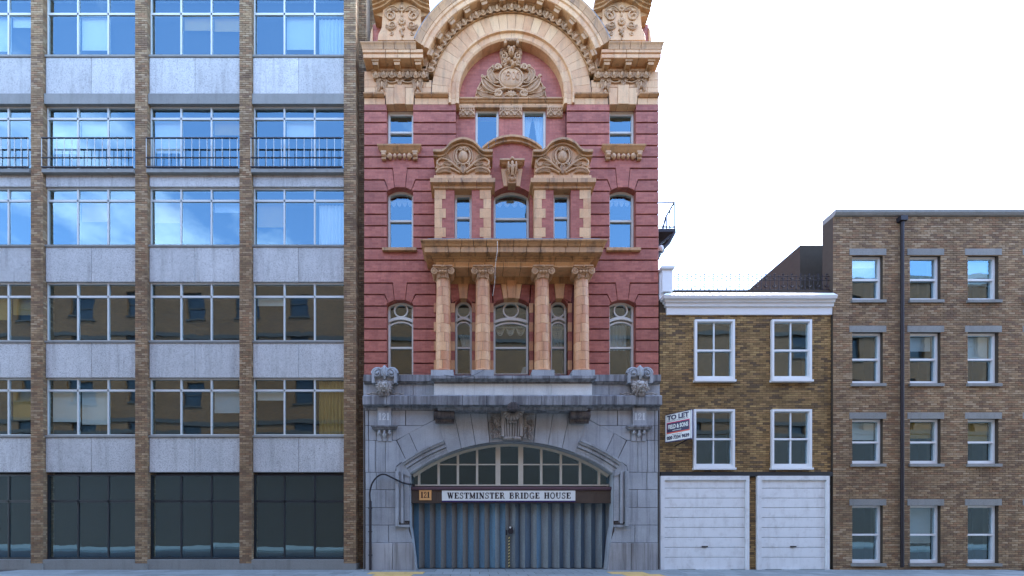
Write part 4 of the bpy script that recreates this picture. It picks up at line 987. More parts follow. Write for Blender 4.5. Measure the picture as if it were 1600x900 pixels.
    m.tube([(cx, -0.1, zb_+0.50), (cx, yl, zb_+0.53), (cx, yl-0.06, zb_+0.45), (cx, yl-0.07, zb_+0.25), (cx, yl, zb_+0.12)], [0.06, 0.06, 0.06, 0.055, 0.04], 10)
    for e in (-1, 1): m.tube([(cx+e*0.075, -0.1, zb_+0.46), (cx+e*0.075, yl-0.01, zb_+0.49), (cx+e*0.075, yl-0.05, zb_+0.42), (cx+e*0.07, yl-0.04, zb_+0.22)], 0.032, 8)
    m.build('scroll', 'granite', sc)
    m = MB(); hz = Z(604, 0.45)+0.02; y = yl-0.02                # lion mask
    m.ball((cx, y, hz), 0.155, 0.17, 0.19, 14, 10); m.ball((cx, y-0.14, hz-0.06), 0.085, 0.10, 0.075, 12, 8); m.ball((cx, y-0.17, hz+0.0), 0.035, 0.06, 0.09, 8, 6)
    m.ball((cx, y-0.23, hz-0.03), 0.045, 0.03, 0.028, 8, 5); m.ball((cx, y-0.1, hz-0.17), 0.06, 0.07, 0.035, 8, 5)
    for e in (-1, 1):
        m.ball((cx+e*0.075, y-0.13, hz+0.055), 0.055, 0.05, 0.024, 8, 5, e*0.35); m.ball((cx+e*0.07, y-0.145, hz+0.02), 0.02, 0.02, 0.014, 6, 4)
        m.ball((cx+e*0.055, y-0.2, hz-0.075), 0.045, 0.04, 0.035, 8, 5)
    for k in range(46):                                            # mane
        a = R(-62+304*k/45+random.uniform(-4, 4)); r0, L = 0.155, random.uniform(0.1, 0.2)
        if math.sin(a) > 0.8: L *= 0.5
        w = random.uniform(-0.35, 0.35); P = []
        for q in range(6):
            t = q/5; aa = a+w*t*math.sin(t*3); P.append((cx+(r0+L*t)*math.cos(aa), y-0.06*(1-t)+0.02+random.uniform(-0.02, 0.02), hz+(r0+L*t)*math.sin(aa)*0.95))
        m.tube(P, [0.04, 0.042, 0.038, 0.032, 0.024, 0.01], 5)
    for e in (-1, 1):                                              # ribbons spreading along the frieze
        for dz in (0.0, -0.06):
            m.tube([(cx+e*x, y+0.11, hz-0.16+dz+z) for x, z in bez([(0.1, 0), (0.28, -0.04), (0.42, 0.0), (0.56, -0.05), (0.66, 0.0)], 5)], [0.03]*18+[0.02, 0.012, 0.005], 5)
        m.leaf([(cx+e*0.05, hz-0.2), (cx+e*0.12, hz-0.26), (cx+e*0.1, hz-0.32)], 0.05, y-0.02, 0.06)
    m.leaf([(cx, hz-0.2), (cx, hz-0.27), (cx, hz-0.33)], 0.06, y-0.05, 0.06)
    m.build('lion_mask', 'granite_carve', sc)
    # side cornices
    x0, x1 = sorted((s*-5.06, s*-2.62))
    blocks('cornice_stone', gran, 'granite_dk', x0, x1, 3, [(0.03, 5.50), (0.05, 5.56), (0.10, 5.60), (0.28, 5.625), (0.29, 5.90), (0.22, 5.95)], -GP+0.02, -0.05)
    blocks('frieze_stone', gran, 'granite', x0, x1, 3, [(0.06, 5.95), (0.06, 6.38)], -GP+0.02, -0.05, jitter=0.2)
    blocks('ledge_stone', gran, 'granite_dk', x0, x1, 2, [(0.08, 6.37), (0.12, 6.40), (0.13, 6.43), (0.18, 6.45), (0.19, 6.66), (0.17, 6.67)], -GP+0.02, -0.05)
    # dark scroll consoles under the middle
    xa, xb = sorted((s*U(679, 0.4), s*U(710, 0.4))); z1 = 5.42
    m = MB().tube([(xa, -0.36, z1-0.14), (xb, -0.36, z1-0.14)], 0.14, 16); m.tube([(xa+0.01, -0.24, z1-0.36), (xb-0.01, -0.24, z1-0.36)], 0.055, 10)
    m.box(xa+0.005, xb-0.005, -0.33, -0.05, z1-0.34, z1-0.02); m.box(xa-0.02, xb+0.02, -0.5, -0.05, z1-0.02, z1+0.02)
    for k in range(9): m.ball((xa+(k+0.5)*(xb-xa)/9, -0.31, z1-0.355), 0.03, 0.03, 0.035, 6, 4)
    m.build('console', 'granite_soot', gran)
    # foliage panels beside the keystone
    m = MB(); x0, x1 = U(763, 0.15), U(787, 0.15)
    for k in range(46):
        t = random.random(); zz = Z(684, 0.15)+(Z(643, 0.15)-Z(684, 0.15))*t; xx = random.uniform(x0+0.06+0.05*(1-t), x1-0.03); yy = -0.15
        if k % 2: m.spiral(xx, zz, random.uniform(0.055, 0.10), yy-0.045, random.uniform(1.1, 1.6), random.uniform(0, 360), random.choice((-1, 1)), 0.03, 16)
        else:
            a = random.uniform(0, 6.28); m.leaf([(xx, zz), (xx+0.06*math.cos(a), zz+0.06*math.sin(a)), (xx+0.12*math.cos(a+0.5), zz+0.12*math.sin(a+0.5))], 0.045, yy-0.01, 0.09, 4)
    if s < 0: m.flip()
    m.build('foliage_panel', 'granite_carve', gran)
blocks('cornice_stone', gran, 'granite_dk', -2.45, 2.45, 6, [(0.0, 5.37), (0.03, 5.40), (0.05, 5.46), (0.24, 5.49), (0.26, 5.77), (0.18, 5.82)], -0.56, -0.05, True, True, jitter=0.1)
MB().box(-2.5, 2.5, -0.55, -0.05, 5.39, 6.44).build('balcony_core', 'granite', gran)
blocks('panel_stone', gran, 'granite_lt', -2.55, 2.55, 4, [(0.07, 5.85), (0.07, 6.24)], -0.56, -0.05, True, True, gap=0.003)
m = MB().box(-2.62, 2.62, -0.66, -0.56, 6.24, 6.275); m.box(-2.62, 2.62, -0.66, -0.56, 5.80, 5.85); m.build('panel_border', 'granite_soot', gran)
blocks('ledge_stone', gran, 'granite_dk', -2.47, 2.47, 4, [(0.1, 6.275), (0.12, 6.30), (0.2, 6.335), (0.24, 6.34), (0.25, 6.35), (0.25, 6.44), (0.23, 6.45)], -0.56, -0.02, True, True, jitter=0.1)
# keystone: fluted console with a shell
kz0, kz1 = arcz(0, RI)+0.02, Z(640, 0.3); m = MB()
m.prism([(-0.31, kz0), (0.31, kz0), (0.37, kz1), (-0.37, kz1)], -0.27, -0.05, 0.01)
for k in range(6):
    x = -0.225+k*0.09; m.tube([(x*0.95, -0.285, kz0+0.1), (x*1.1, -0.31, kz1-0.2)], 0.036, 8)
m.tube([(-0.29, -0.27, kz0+0.06), (0.29, -0.27, kz0+0.06)], 0.065, 12); m.ball((0, -0.34, kz0+0.07), 0.06, 0.03, 0.03, 8, 5)
for e in (-1, 1): m.box(e*0.27, e*0.36, -0.34, -0.05, kz0+0.12, kz1)
m.build('keystone', 'granite_carve', gran)
m = MB(); sz = kz1-0.05; vs = []; fs = []; nt, nr = 54, 7           # scallop shell, hinge upwards
for i in range(nt+1):
    th = R(188+164*i/nt); rib = abs(math.cos(math.pi*9*i/nt))
    for j in range(nr+1):
        q = j/nr; k = q*(1+0.08*rib*q); vs.append((0.35*k*math.cos(th), -0.30-0.19*math.sin(q*2.3)-0.045*rib*q, sz+0.34*k*math.sin(th)))
for i in range(nt):
    for j in range(nr): fs.append((i*(nr+1)+j, i*(nr+1)+j+1, (i+1)*(nr+1)+j+1, (i+1)*(nr+1)+j))
m.add(vs, fs, True)
for e in (-1, 1): m.spiral(e*0.31, sz-0.03, 0.10, -0.42, 1.5, 90, e, 0.035); m.leaf([(e*0.08, sz-0.02), (e*0.16, sz+0.06), (e*0.26, sz+0.08)], 0.05, -0.44, 0.06, 4)
m.box(-0.15, 0.15, -0.42, -0.1, sz-0.42, sz-0.36)
m.build('shell', 'granite_carve', gran)
m = MB()
for k in range(7):
    a = R(90+(k-3)*24); m.leaf([(0, 5.36), (0.11*math.cos(a), 5.36+0.11*math.sin(a)), (0.22*math.cos(a), 5.36+0.22*math.sin(a))], 0.055, -0.8, 0.06, 4)
m.box(-0.12, 0.12, -0.8, -0.3, 5.33, 5.46); m.build('crest', 'granite_soot', gran)

# ---------------- fanlight, beam, folding doors
FY = 0.27; fz0 = Z(759.5, -FY); fzb = Z(726, -FY)
fan = empty('fanlight', (0, FY, fz0), B)
def ftop(x): return arcz(x, RI)-0.02
xl = 3.47
rim = arc_run(-xl, xl, RI-0.01, 30)
MB().prism([(x, z) for x, z in rim]+[(x*0.982, z-0.085) for x, z in rim[::-1]], FY-0.05, FY+0.05).build('arched_frame', 'cream', fan)
MB().box(-xl, xl, FY-0.06, FY+0.05, fz0, fz0+0.05).build('bottom_rail', 'cream', fan)
mx = [U(p, -FY) for p in (655, 685.5, 715.5, 745.5, 778, 813.5, 845.5, 876, 906, 935.5)]
for i, x in enumerate(mx):
    w = 0.085 if i in (4, 5) else 0.04
    MB().box(x-w, x+w, FY-0.045, FY+0.045, fz0+0.05, ftop(x)-0.05).build('mullion', 'cream', fan)
ed = [-xl]+mx+[xl]
for a, b in zip(ed[:-1], ed[1:]):
    t = [(a+(b-a)*i/6, ftop(a+(b-a)*i/6)-0.05) for i in range(7)]
    if max(z for _, z in t) <= fz0+0.1: continue
    hi = min(z for _, z in t)
    if hi > fzb+0.05:
        MB().box(a+0.03, b-0.03, FY-0.03, FY+0.02, fzb-0.022, fzb+0.022).build('glazing_bar', 'cream', fan)
        tilt_pane([(a, fz0+0.04), (b, fz0+0.04), (b, fzb), (a, fzb)], FY, fan)
        tilt_pane([(a, fzb), (b, fzb), *[(x, z) for x, z in t[::-1]]], FY, fan)
    else:
        tt = [(x, max(z, fz0+0.06)) for x, z in t[::-1]]
        tilt_pane([(a, fz0+0.04), (b, fz0+0.04), *tt], FY, fan)
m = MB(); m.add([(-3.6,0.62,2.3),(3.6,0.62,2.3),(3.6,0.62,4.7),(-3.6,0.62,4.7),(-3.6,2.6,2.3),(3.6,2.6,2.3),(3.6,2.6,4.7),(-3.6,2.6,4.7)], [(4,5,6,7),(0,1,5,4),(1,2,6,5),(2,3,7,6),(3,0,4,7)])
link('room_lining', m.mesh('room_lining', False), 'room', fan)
m = MB()                                                  # a row of pale crates dimly seen behind the glass
beam = MB().box(-3.52, 3.52, 0.13, 0.55, Z(786, -0.13), Z(765, -0.13)).build('beam', 'brown', B)
MB().ledge(-3.5, 3.5, [(0.0, Z(766, -0.08)), (0.04, Z(765, -0.06)), (0.06, Z(763, -0.06)), (0.06, Z(760.5, -0.06))], 0.12, 0.5).build('beam_moulding', 'maroon', beam)
for x in (U(676, -0.13), U(683, -0.13), U(905, -0.13), U(930, -0.13)): MB().box(x-0.02, x+0.015, 0.118, 0.13, Z(785, -0.13), Z(766, -0.13)).build('beam_cleat', 'brown', beam)

def door_paint(name, a, b, c):
    t = NT(name); r = t.rand(); n = t.noise(1.0, 6, 0.65, t.pos(8, 8, 0.7)); f = t.noise(20, 4, 0.6)
    cc = t.mix(r, a, b); cc = t.mix(t.ramp(n, [(0.4, t.g(0)), (0.7, t.g(0.65))]), cc, c); cc = t.mix(0.35, cc, t.ramp(f, [(0.3, t.g(0.6)), (0.7, t.g(1.3))]), 'MULTIPLY')
    t.bump(f, 0.15, 0.004); return t.done(cc, 0.5, 0.4)
M['door_blue'] = door_paint('worn_paint_blue_facing', srgb(92, 130, 150), srgb(82, 116, 138), srgb(78, 98, 110))  # worn paint whose tone alternates by facing, light direction put into the colours
M['door_grey'] = door_paint('worn_paint_grey_facing', srgb(104, 106, 103), srgb(90, 90, 88), srgb(92, 84, 74))
M['door_pale'] = door_paint('worn_paint_pale_facing', srgb(130, 140, 140), srgb(118, 129, 131), srgb(92, 102, 106))
M['door_navy'] = door_paint('worn_paint_navy_facing', srgb(74, 94, 110), srgb(66, 86, 102), srgb(66, 72, 78))
dr = empty('folding_door', (0, 0.4, 0), B); ztop = Z(784, -0.38)
def dpanel(xa, ya, xb, yb, mat):
    t = 0.035; MB().add([(xa,ya,0.02),(xb,yb,0.02),(xb,yb+t,0.02),(xa,ya+t,0.02),(xa,ya,ztop),(xb,yb,ztop),(xb,yb+t,ztop),(xa,ya+t,ztop)],
        [(0,3,2,1),(4,5,6,7),(0,1,5,4),(1,2,6,5),(2,3,7,6),(3,0,4,7)]).build('door_panel', mat, dr)
e = [638, 646, 655, 663, 672, 680, 689, 697, 706, 714, 723, 731, 740, 748.5, 757, 765, 773.5, 781, 789.5, 797]
X = [U(p, -0.38) for p in e]
for i in range(len(e)-1):
    b = i % 2 == 1; ya, yb = (0.44, 0.32) if b else (0.32, 0.44)
    dpanel(X[i]+0.002, ya, X[i+1]-0.002, yb, 'door_blue' if b else ('door_pale' if i == 16 else 'door_grey'))
e = [797, 805, 812.5, 820, 830, 838, 846, 856, 863, 873.5, 881, 890, 898, 907, 914, 923, 931, 940, 947, 956]
X = [U(p, -0.38) for p in e]
for i in range(len(e)-1):
    b = i % 2 == 1; ya, yb = (0.32, 0.44) if b else (0.44, 0.32)
    dpanel(X[i]+0.002, ya, X[i+1]-0.002, yb, 'door_navy' if b and i != 5 else ('door_blue' if i == 5 else 'door_pale'))
xh = U(797, -0.3)
m = MB().disc_y(xh+0.02, Z(830, -0.3), 0.10, 0.285, 0.305, 18); m.box(xh-0.05, xh+0.09, 0.26, 0.29, Z(834, -0.3), Z(823, -0.3)); m.build('lock_plate', 'iron', dr)
MB().disc_y(xh+0.0, Z(824, -0.3), 0.035, 0.25, 0.262, 12).build('lock_boss', 'paint', dr)
MB().box(xh-0.16, xh-0.10, 0.27, 0.3, Z(836, -0.3), Z(828, -0.3)).build('hasp', 'iron', dr)
m = MB(); xs, ws = U(795.5, -0.3), 0.024; m.box(xs-ws, xs+ws, 0.298, 0.31, 0.04, Z(838, -0.3)); strip = m.build('hazard_strip', 'black', dr)
M['yellow'] = plain('yellow_tape', srgb(190, 180, 124), 0.5, 0.2)
z = 0.06
while z < Z(838, -0.3)-0.08:
    MB().prism([(xs-ws, z), (xs+ws, z+0.03), (xs+ws, z+0.085), (xs-ws, z+0.055)], 0.294, 0.2985).build('hazard_stripe', 'yellow', strip); z += 0.11
dark = MB().box(-3.55, 3.55, 0.62, 0.66, -0.02, 2.5).build('door_backing', 'black', dr)

# ---------------- building body behind the facade
for s in (-1, 1):
    MB().box(s*(HALF-0.3), s*(HALF-0.004), 0.46, 12, 0, 17.3).build('side_wall', 'red', B)
MB().box(-HALF+0.3, HALF-0.3, 11.7, 12, 0, 17.3).build('rear_wall', 'red', B)
MB().prism([(-HALF, 17.3), (HALF, 17.3), (3.2, 18.6), (0, 19.6), (-3.2, 18.6)], 0.78, 12).build('roof', 'slate', B)
# ------------------------------------------------------------------ lettering
def ribbon(m, pts, w, y0, y1):
    n = len(pts); L = []; Rr = []
    for i in range(n):
        a = pts[max(i-1, 0)]; b = pts[min(i+1, n-1)]; dx, dz = b[0]-a[0], b[1]-a[1]; l = math.hypot(dx, dz) or 1
        ww = w(i/(n-1)) if callable(w) else w
        L.append((pts[i][0]-dz/l*ww/2, pts[i][1]+dx/l*ww/2)); Rr.append((pts[i][0]+dz/l*ww/2, pts[i][1]-dx/l*ww/2))
    m.prism(L+Rr[::-1], y0, y1)
def ell(cx, cz, rx, rz, a0, a1, n=14): return [(cx+rx*math.cos(R(a0+(a1-a0)*i/n)), cz+rz*math.sin(R(a0+(a1-a0)*i/n))) for i in range(n+1)]
T_, S_ = 0.28, 0.12                                        # thick and thin strokes of the slab serif letters
def V(x): return ('l', [(x, 0), (x, 1)], T_)
def H(x0, x1, z, w=S_): return ('l', [(x0, z), (x1, z)], w)
def SF(x, z, w=0.4): return H(x-w/2, x+w/2, S_/2 if z == 0 else 1-S_/2)
GL = {
 'I': (0.5, [V(0.25), SF(0.25, 0, 0.46), SF(0.25, 1, 0.46)]),
 'E': (0.85, [V(0.22), H(0.02, 0.78, S_/2), H(0.02, 0.76, 1-S_/2), H(0.2, 0.55, 0.52), ('l', [(0.75, 0), (0.75, 0.3)], S_), ('l', [(0.72, 0.72), (0.72, 1)], S_), ('l', [(0.55, 0.4), (0.55, 0.64)], 0.07)]),
 'T': (0.85, [V(0.425), H(0.03, 0.82, 1-S_/2), SF(0.425, 0, 0.46), ('l', [(0.06, 0.7), (0.06, 1)], S_), ('l', [(0.79, 0.7), (0.79, 1)], S_)]),
 'H': (1.0, [V(0.22), V(0.78), H(0.2, 0.8, 0.5), SF(0.22, 0), SF(0.22, 1), SF(0.78, 0), SF(0.78, 1)]),
 'N': (1.0, [('l', [(0.2, 0), (0.2, 1)], S_), ('l', [(0.82, 0), (0.82, 1)], S_), ('l', [(0.18, 0.97), (0.82, 0.03)], T_), SF(0.2, 0, 0.34), H(0.02, 0.3, 1-S_/2), SF(0.82, 1, 0.34)]),
 'M': (1.15, [('l', [(0.2, 0), (0.2, 1)], S_), ('l', [(0.95, 0), (0.95, 1)], T_), ('l', [(0.2, 0.97), (0.56, 0.1)], T_*0.9), ('l', [(0.56, 0.1), (0.95, 0.97)], S_), SF(0.2, 0, 0.34), SF(0.95, 0, 0.4), H(0.02, 0.28, 1-S_/2), H(0.88, 1.14, 1-S_/2)]),
 'W': (1.3, [('l', [(0.2, 1), (0.45, 0.03)], T_*0.9), ('l', [(0.45, 0.03), (0.65, 0.95)], S_), ('l', [(0.62, 1), (0.88, 0.03)], T_*0.9), ('l', [(0.88, 0.03), (1.12, 1)], S_), SF(0.2, 1, 0.38), SF(0.64, 1, 0.3), SF(1.12, 1, 0.32)]),
 'U': (1.0, [('l', [(0.22, 1), (0.22, 0.35)], T_), ('a', 0.51, 0.35, 0.29, 0.3, 180, 360, 0.13), ('l', [(0.8, 0.35), (0.8, 1)], S_), SF(0.22, 1), SF(0.8, 1, 0.34)]),
 'O': (1.0, [('a', 0.5, 0.5, 0.37, 0.46, 90, 270, 0.17), ('a', 0.5, 0.5, 0.37, 0.46, -90, 90, 0.17)]),
 'D': (0.98, [V(0.22), ('a', 0.42, 0.5, 0.41, 0.455, -90, 90, 0.16), H(0.02, 0.45, S_/2), H(0.02, 0.45, 1-S_/2)]),
 'B': (0.92, [V(0.22), ('a', 0.44, 0.75, 0.26, 0.21, -90, 90, 0.13), ('a', 0.46, 0.28, 0.32, 0.24, -90, 90, 0.14), H(0.02, 0.46, S_/2), H(0.02, 0.46, 1-S_/2), H(0.2, 0.46, 0.53)]),
 'R': (0.98, [V(0.22), ('a', 0.44, 0.75, 0.27, 0.21, -90, 90, 0.14), H(0.02, 0.46, 1-S_/2), H(0.2, 0.46, 0.52), SF(0.22, 0), ('l', [(0.45, 0.52), (0.66, 0.32), (0.72, 0.06), (0.94, 0.06)], 0.14)]),
 'S': (0.82, [('p', [(0.66, 0.74), (0.6, 0.9), (0.4, 0.95), (0.2, 0.88), (0.16, 0.72), (0.25, 0.6), (0.42, 0.52), (0.6, 0.42), (0.66, 0.27), (0.56, 0.1), (0.38, 0.05), (0.18, 0.1), (0.12, 0.28)], 0.14), ('l', [(0.68, 0.68), (0.68, 1)], 0.07), ('l', [(0.1, 0), (0.1, 0.34)], 0.07)]),
 'G': (1.0, [('a', 0.5, 0.5, 0.37, 0.46, 45, 270, 0.16), ('a', 0.5, 0.5, 0.33, 0.46, 270, 330, 0.1), ('l', [(0.8, 0.02), (0.8, 0.42)], 0.16), H(0.55, 0.98, 0.42), ('l', [(0.8, 0.68), (0.8, 0.98)], 0.07)]),
 '1': (0.6, [V(0.3), SF(0.3, 0, 0.5), ('l', [(0.08, 0.8), (0.28, 0.95)], 0.1)]),
 '2': (0.72, [('p', [(0.12, 0.7), (0.18, 0.88), (0.36, 0.95), (0.54, 0.86), (0.57, 0.68), (0.46, 0.48), (0.24, 0.26), (0.12, 0.1)], 0.14), H(0.06, 0.64, 0.07, 0.13), ('l', [(0.62, 0.02), (0.62, 0.24)], 0.07), ('a', 0.19, 0.72, 0.05, 0.05, 0, 360, 0.09)]),
}
def slab_text(s, x0, x1, z0, h, y, mat, parent, th=0.004, gap=0.1, space=0.75):
    tot = sum(GL[c][0]+gap if c != ' ' else space for c in s)-gap; k = (x1-x0)/tot; x = 0
    for c in s:
        if c == ' ': x += space; continue
        w, st = GL[c]; n = 0; m = MB()
        for g in st:
            if g[0] == 'a': P = ell(*g[1:7]); wd = g[7]
            elif g[0] == 'p': P = bez(g[1], 3); wd = g[2]
            else: P = g[1]; wd = g[2]
            n += 1; q = 0.0002*n
            ribbon(m, [(x0+(x+a)*k, z0+b*h) for a, b in P], wd*min(k, h), y-th-q, y)
        x += w+gap; m.build('letter' if c.isalpha() else 'figure', mat, parent)
def font_mesh(s, size, bold=0.0, name='lettering', stretch=1.0):
    cu = bpy.data.curves.new('tmp', 'FONT'); cu.body = s; cu.size = size; cu.offset = bold; cu.align_x = 'CENTER'; cu.extrude = 0.0015; cu.resolution_u = 3
    o = bpy.data.objects.new('tmp', cu); col.objects.link(o); bpy.context.view_layer.update()
    me = bpy.data.meshes.new_from_object(o.evaluated_get(bpy.context.evaluated_depsgraph_get())); me.name = name
    bpy.data.objects.remove(o); bpy.data.curves.remove(cu)
    for v in me.vertices: v.co.x *= stretch
    return me
# name board over the doors
sy = 0.105; M['signwhite'] = plain('white_sign_enamel', srgb(222, 226, 220), 0.35, 0.04); M['buff'] = plain('buff_sign_enamel', srgb(226, 170, 108), 0.4, 0.05); M['ink'] = plain('sign_ink', srgb(20, 16, 26), 0.4, 0.05); M['violet'] = plain('dark_violet_edge', srgb(44, 24, 84), 0.4, 0.1)
x0, x1, z0, z1 = U(690.5, -sy), U(899, -sy), Z(784.5, -sy), Z(766.5, -sy)
sg = tag(MB().box(x0, x1, sy, sy+0.022, z0+0.05, z1).build('name_sign', 'signwhite', None, 'base'), 'long white sign reading WESTMINSTER BRIDGE HOUSE above the folding doors', 'sign')
MB().box(x0-0.003, x1+0.003, sy-0.003, sy+0.023, z0, z0+0.05).build('lower_edge', 'violet', sg)
slab_text('WESTMINSTER BRIDGE HOUSE', U(698.5, -sy), U(892, -sy), Z(779.2, -sy), Z(769.6, -sy)-Z(779.2, -sy), sy-0.0005, 'ink', sg)
x0, x1, z0, z1 = U(655, -sy), U(674, -sy), Z(781.5, -sy), Z(765.5, -sy)
sg = tag(MB().box(x0, x1, sy, sy+0.02, z0, z1).build('number_plate', 'buff', None, 'base'), 'small buff square plate with number 121 left of the name sign', 'sign')
slab_text('121', U(657.3, -sy), U(671.5, -sy), Z(778, -sy), Z(768.5, -sy)-Z(778, -sy), sy-0.0005, 'ink', sg, gap=0.06)
for s in (-1, 1):                                          # incised numbers on the granite pilasters
    cx = s*-(U(600, 0.22)) if s > 0 else U(600, 0.22)
    o = [c for c in B.children if c.name.startswith('numbered_pilaster')][0 if s < 0 else 1]
    slab_text('121', cx-0.19, cx+0.19, Z(656.5, 0.22), 0.25, -0.221, 'granite_lt', o, 0.003, gap=0.08)

# ------------------------------------------------------------------ curtains and blinds
def glassy(o, l, c='curtain'): return tag(o, l, c, 'curtains behind the window panes')
a, b = 0.44, 1.23
glassy(curtain(a+0.02, a+0.36, hb-0.3, ht-0.03, yc+0.30, 'lace', 0.55, 1, 5), 'white curtain tied left in right-hand small window under the arch')
glassy(curtain(b-0.40, b-0.02, hb-0.3, ht-0.03, yc+0.30, 'lace', 0.45, -1, 5), 'white curtain tied right in right-hand small window under the arch')
tag(valance(-0.55, 0.55, 8.64, 0.42, 0.30, 3), 'scalloped lace valance in central window between the columns', 'valance', 'lace valances behind the panes')
tag(valance(1.43, 1.90, 8.64, 0.42, 0.46, 1), 'single lace swag in narrow window between right pair of columns', 'valance', 'lace valances behind the panes')
glassy(curtain(1.43, 1.90, 7.9, Z(505, -0.45), 0.55, 'curtain', 0, 1, 5), 'pale curtain behind lace swag between right pair of columns')
glassy(curtain(3.5, 4.2, 7.85, 8.75, 0.55, 'curtain', 0.0, 1, 6), 'grey curtain in upper sash of first-floor window beside right lion')
glassy(curtain(-1.85, -1.45, 7.85, 8.4, 0.55, 'curtain', 0.3, -1, 5), 'pale curtain in narrow window between left pair of columns')
for i, (x0, x1, zz, y, l) in enumerate(((-4.26, -3.48, zf3[1]+zf3[2]-0.16, REV+0.14, 'dark scalloped lace in arched sash window nearest the brown pier'), (3.48, 4.26, zf3[1]+zf3[2]-0.16, REV+0.14, 'dark scalloped lace in arched sash window beside the fire escape'), (-0.54, 0.54, spr3+ris3-0.14, -pc+REV+0.2, 'lace valance in arched window above the portico'))):
    tag(valance(x0, x1, zz, y, 0.2, 4), l, 'valance', 'lace valances behind the panes')
lamp = MB().lathe((U(820, -0.6), 0.62, 0), [(0.17, 6.98), (0.08, 7.25), (0.075, 7.25), (0.165, 6.98)], n=14); lamp.tube([(U(820, -0.6), 0.62, 6.7), (U(820, -0.6), 0.62, 7.1)], 0.02, 8); lamp.lathe((U(820, -0.6), 0.62, 0), [(0, 6.56), (0.09, 6.57), (0.09, 6.6), (0.02, 6.7)], n=12)
tag(lamp.build('table_lamp', 'lace', None, 'base'), 'table lamp with pale shade inside the central window behind the columns', 'lamp')

# ------------------------------------------------------------------ cables, conduit, fire escape, letting board
xp = U(578.5, 0.25)
m = MB().tube([(xp, -0.24, 0.02), (xp, -0.24, Z(783, 0.24))], 0.045, 10)
cd = tag(m.build('conduit_pipe', 'iron', None, 'base'), 'dark vertical conduit at left foot of the granite storey', 'pipe')
for z in (0.5, 1.3, 2.1): MB().box(xp-0.06, xp+0.06, -0.26, -0.2, z, z+0.04).build('clip', 'iron', cd)
P = bez([(xp, -0.24, Z(784, 0.24)), (U(578, 0.26), -0.26, Z(768, 0.26)), (U(584, 0.27), -0.27, Z(751, 0.27)), (U(598, 0.27), -0.27, Z(741, 0.27)), (U(616, 0.31), -0.31, Z(748, 0.31)), (U(630, 0.26), -0.26, Z(754.5, 0.26)), (-3.46, -0.14, Z(757, 0.1)), (-3.40, 0.2, Z(758, -0.2))], 6)
tag(MB().tube(P, 0.028, 7).build('black_cable', 'black', None, 'base'), 'black cable arching from conduit across granite jamb to the fanlight', 'cable')
P = bez([(U(777, 1.02), -1.02, Z(376, 1.02)), (U(777, 1.03), -1.03, Z(392, 1.03)), (U(774, 0.9), -0.92, Z(415, 0.9)), (U(773, 0.7), -0.75, Z(440, 0.75)), (U(770, 0.6), -0.6, Z(462, 0.6))], 6)
tag(MB().tube(P, 0.007, 6).build('white_cord', 'lace', None, 'base'), 'thin white cord hanging from portico cornice between the middle columns', 'cord')
P = bez([(U(628, 0.3), -0.31, 6.69), (U(650, 0.3), -0.3, 6.72), (U(672, 0.3), -0.33, 6.68), (U(700, 0.8), -0.82, 6.44), (U(720, 0.8), -0.82, 6.36), (U(740, 0.8), -0.82, 6.455), (U(757, 0.6), -0.75, 6.66)], 6)
tag(MB().tube(P, 0.006, 5).build('thin_wire', 'black', None, 'base'), 'thin dark wire trailing along the granite ledge left of the columns', 'wire')

fy0, fy1 = 1.2, 2.4                                        # fire escape on the flank
def fx(px, y=fy0): return U(px, -y)
def fz(py, y=fy0): return Z(py, -y)
fe = tag(empty('fire_escape', (HALF, fy0, fz(405))), 'black iron fire escape landing with railing on right flank of the red building', 'fire escape')
xr = fx(1056); zd = fz(357); zr = fz(315)
MB().box(HALF, xr, fy0, fy1, zd-0.12, zd).build('landing', 'iron', fe)
for y in (fy0+0.05, fy1-0.05):
    MB().tube([(xr-0.03, y, zd-0.1), (fx(1046), y, fz(378)), (HALF+0.02, y, fz(418))], 0.07, 6).build('bracket', 'iron', fe)
    MB().tube([(xr-0.05, y, zd-0.12), (HALF+0.3, y, fz(392))], 0.035, 6).build('strut', 'iron', fe)
MB().tube([(HALF, fy0+0.04, zr+0.02), (xr-0.04, fy0+0.04, zr)], 0.022, 6).build('hand_rail', 'iron', fe)
MB().tube([(xr-0.04, fy0+0.04, zr), (fx(1041), fy0+0.04, fz(338)), (fx(1035), fy0+0.04, fz(362))], 0.034, 6).build('stair_rail', 'iron', fe)
for px, t in ((1054.4, 315), (1047.5, 328), (1042, 337), (1037, 352)): MB().tube([(fx(px), fy0+0.04, zd), (fx(px), fy0+0.04, fz(t))], 0.022, 6).build('baluster', 'iron', fe)
MB().tube([(HALF, fy0+0.04, fz(353)), (xr, fy0+0.04, fz(353.5))], 0.026, 6).build('lower_rail', 'iron', fe)
for k in range(4): MB().box(HALF, xr-0.1-k*0.1, fy0+0.25+k*0.22, fy0+0.4+k*0.22, zd-0.35-k*0.17, zd-0.31-k*0.17).build('tread', 'iron', fe)
lm = MB().ball((fx(1033), fy0+0.02, fz(388)), 0.1, 0.1, 0.12, 12, 8).build('bulkhead_lamp', 'white', None, 'base'); tag(lm, 'round white lamp under the fire escape landing', 'lamp')

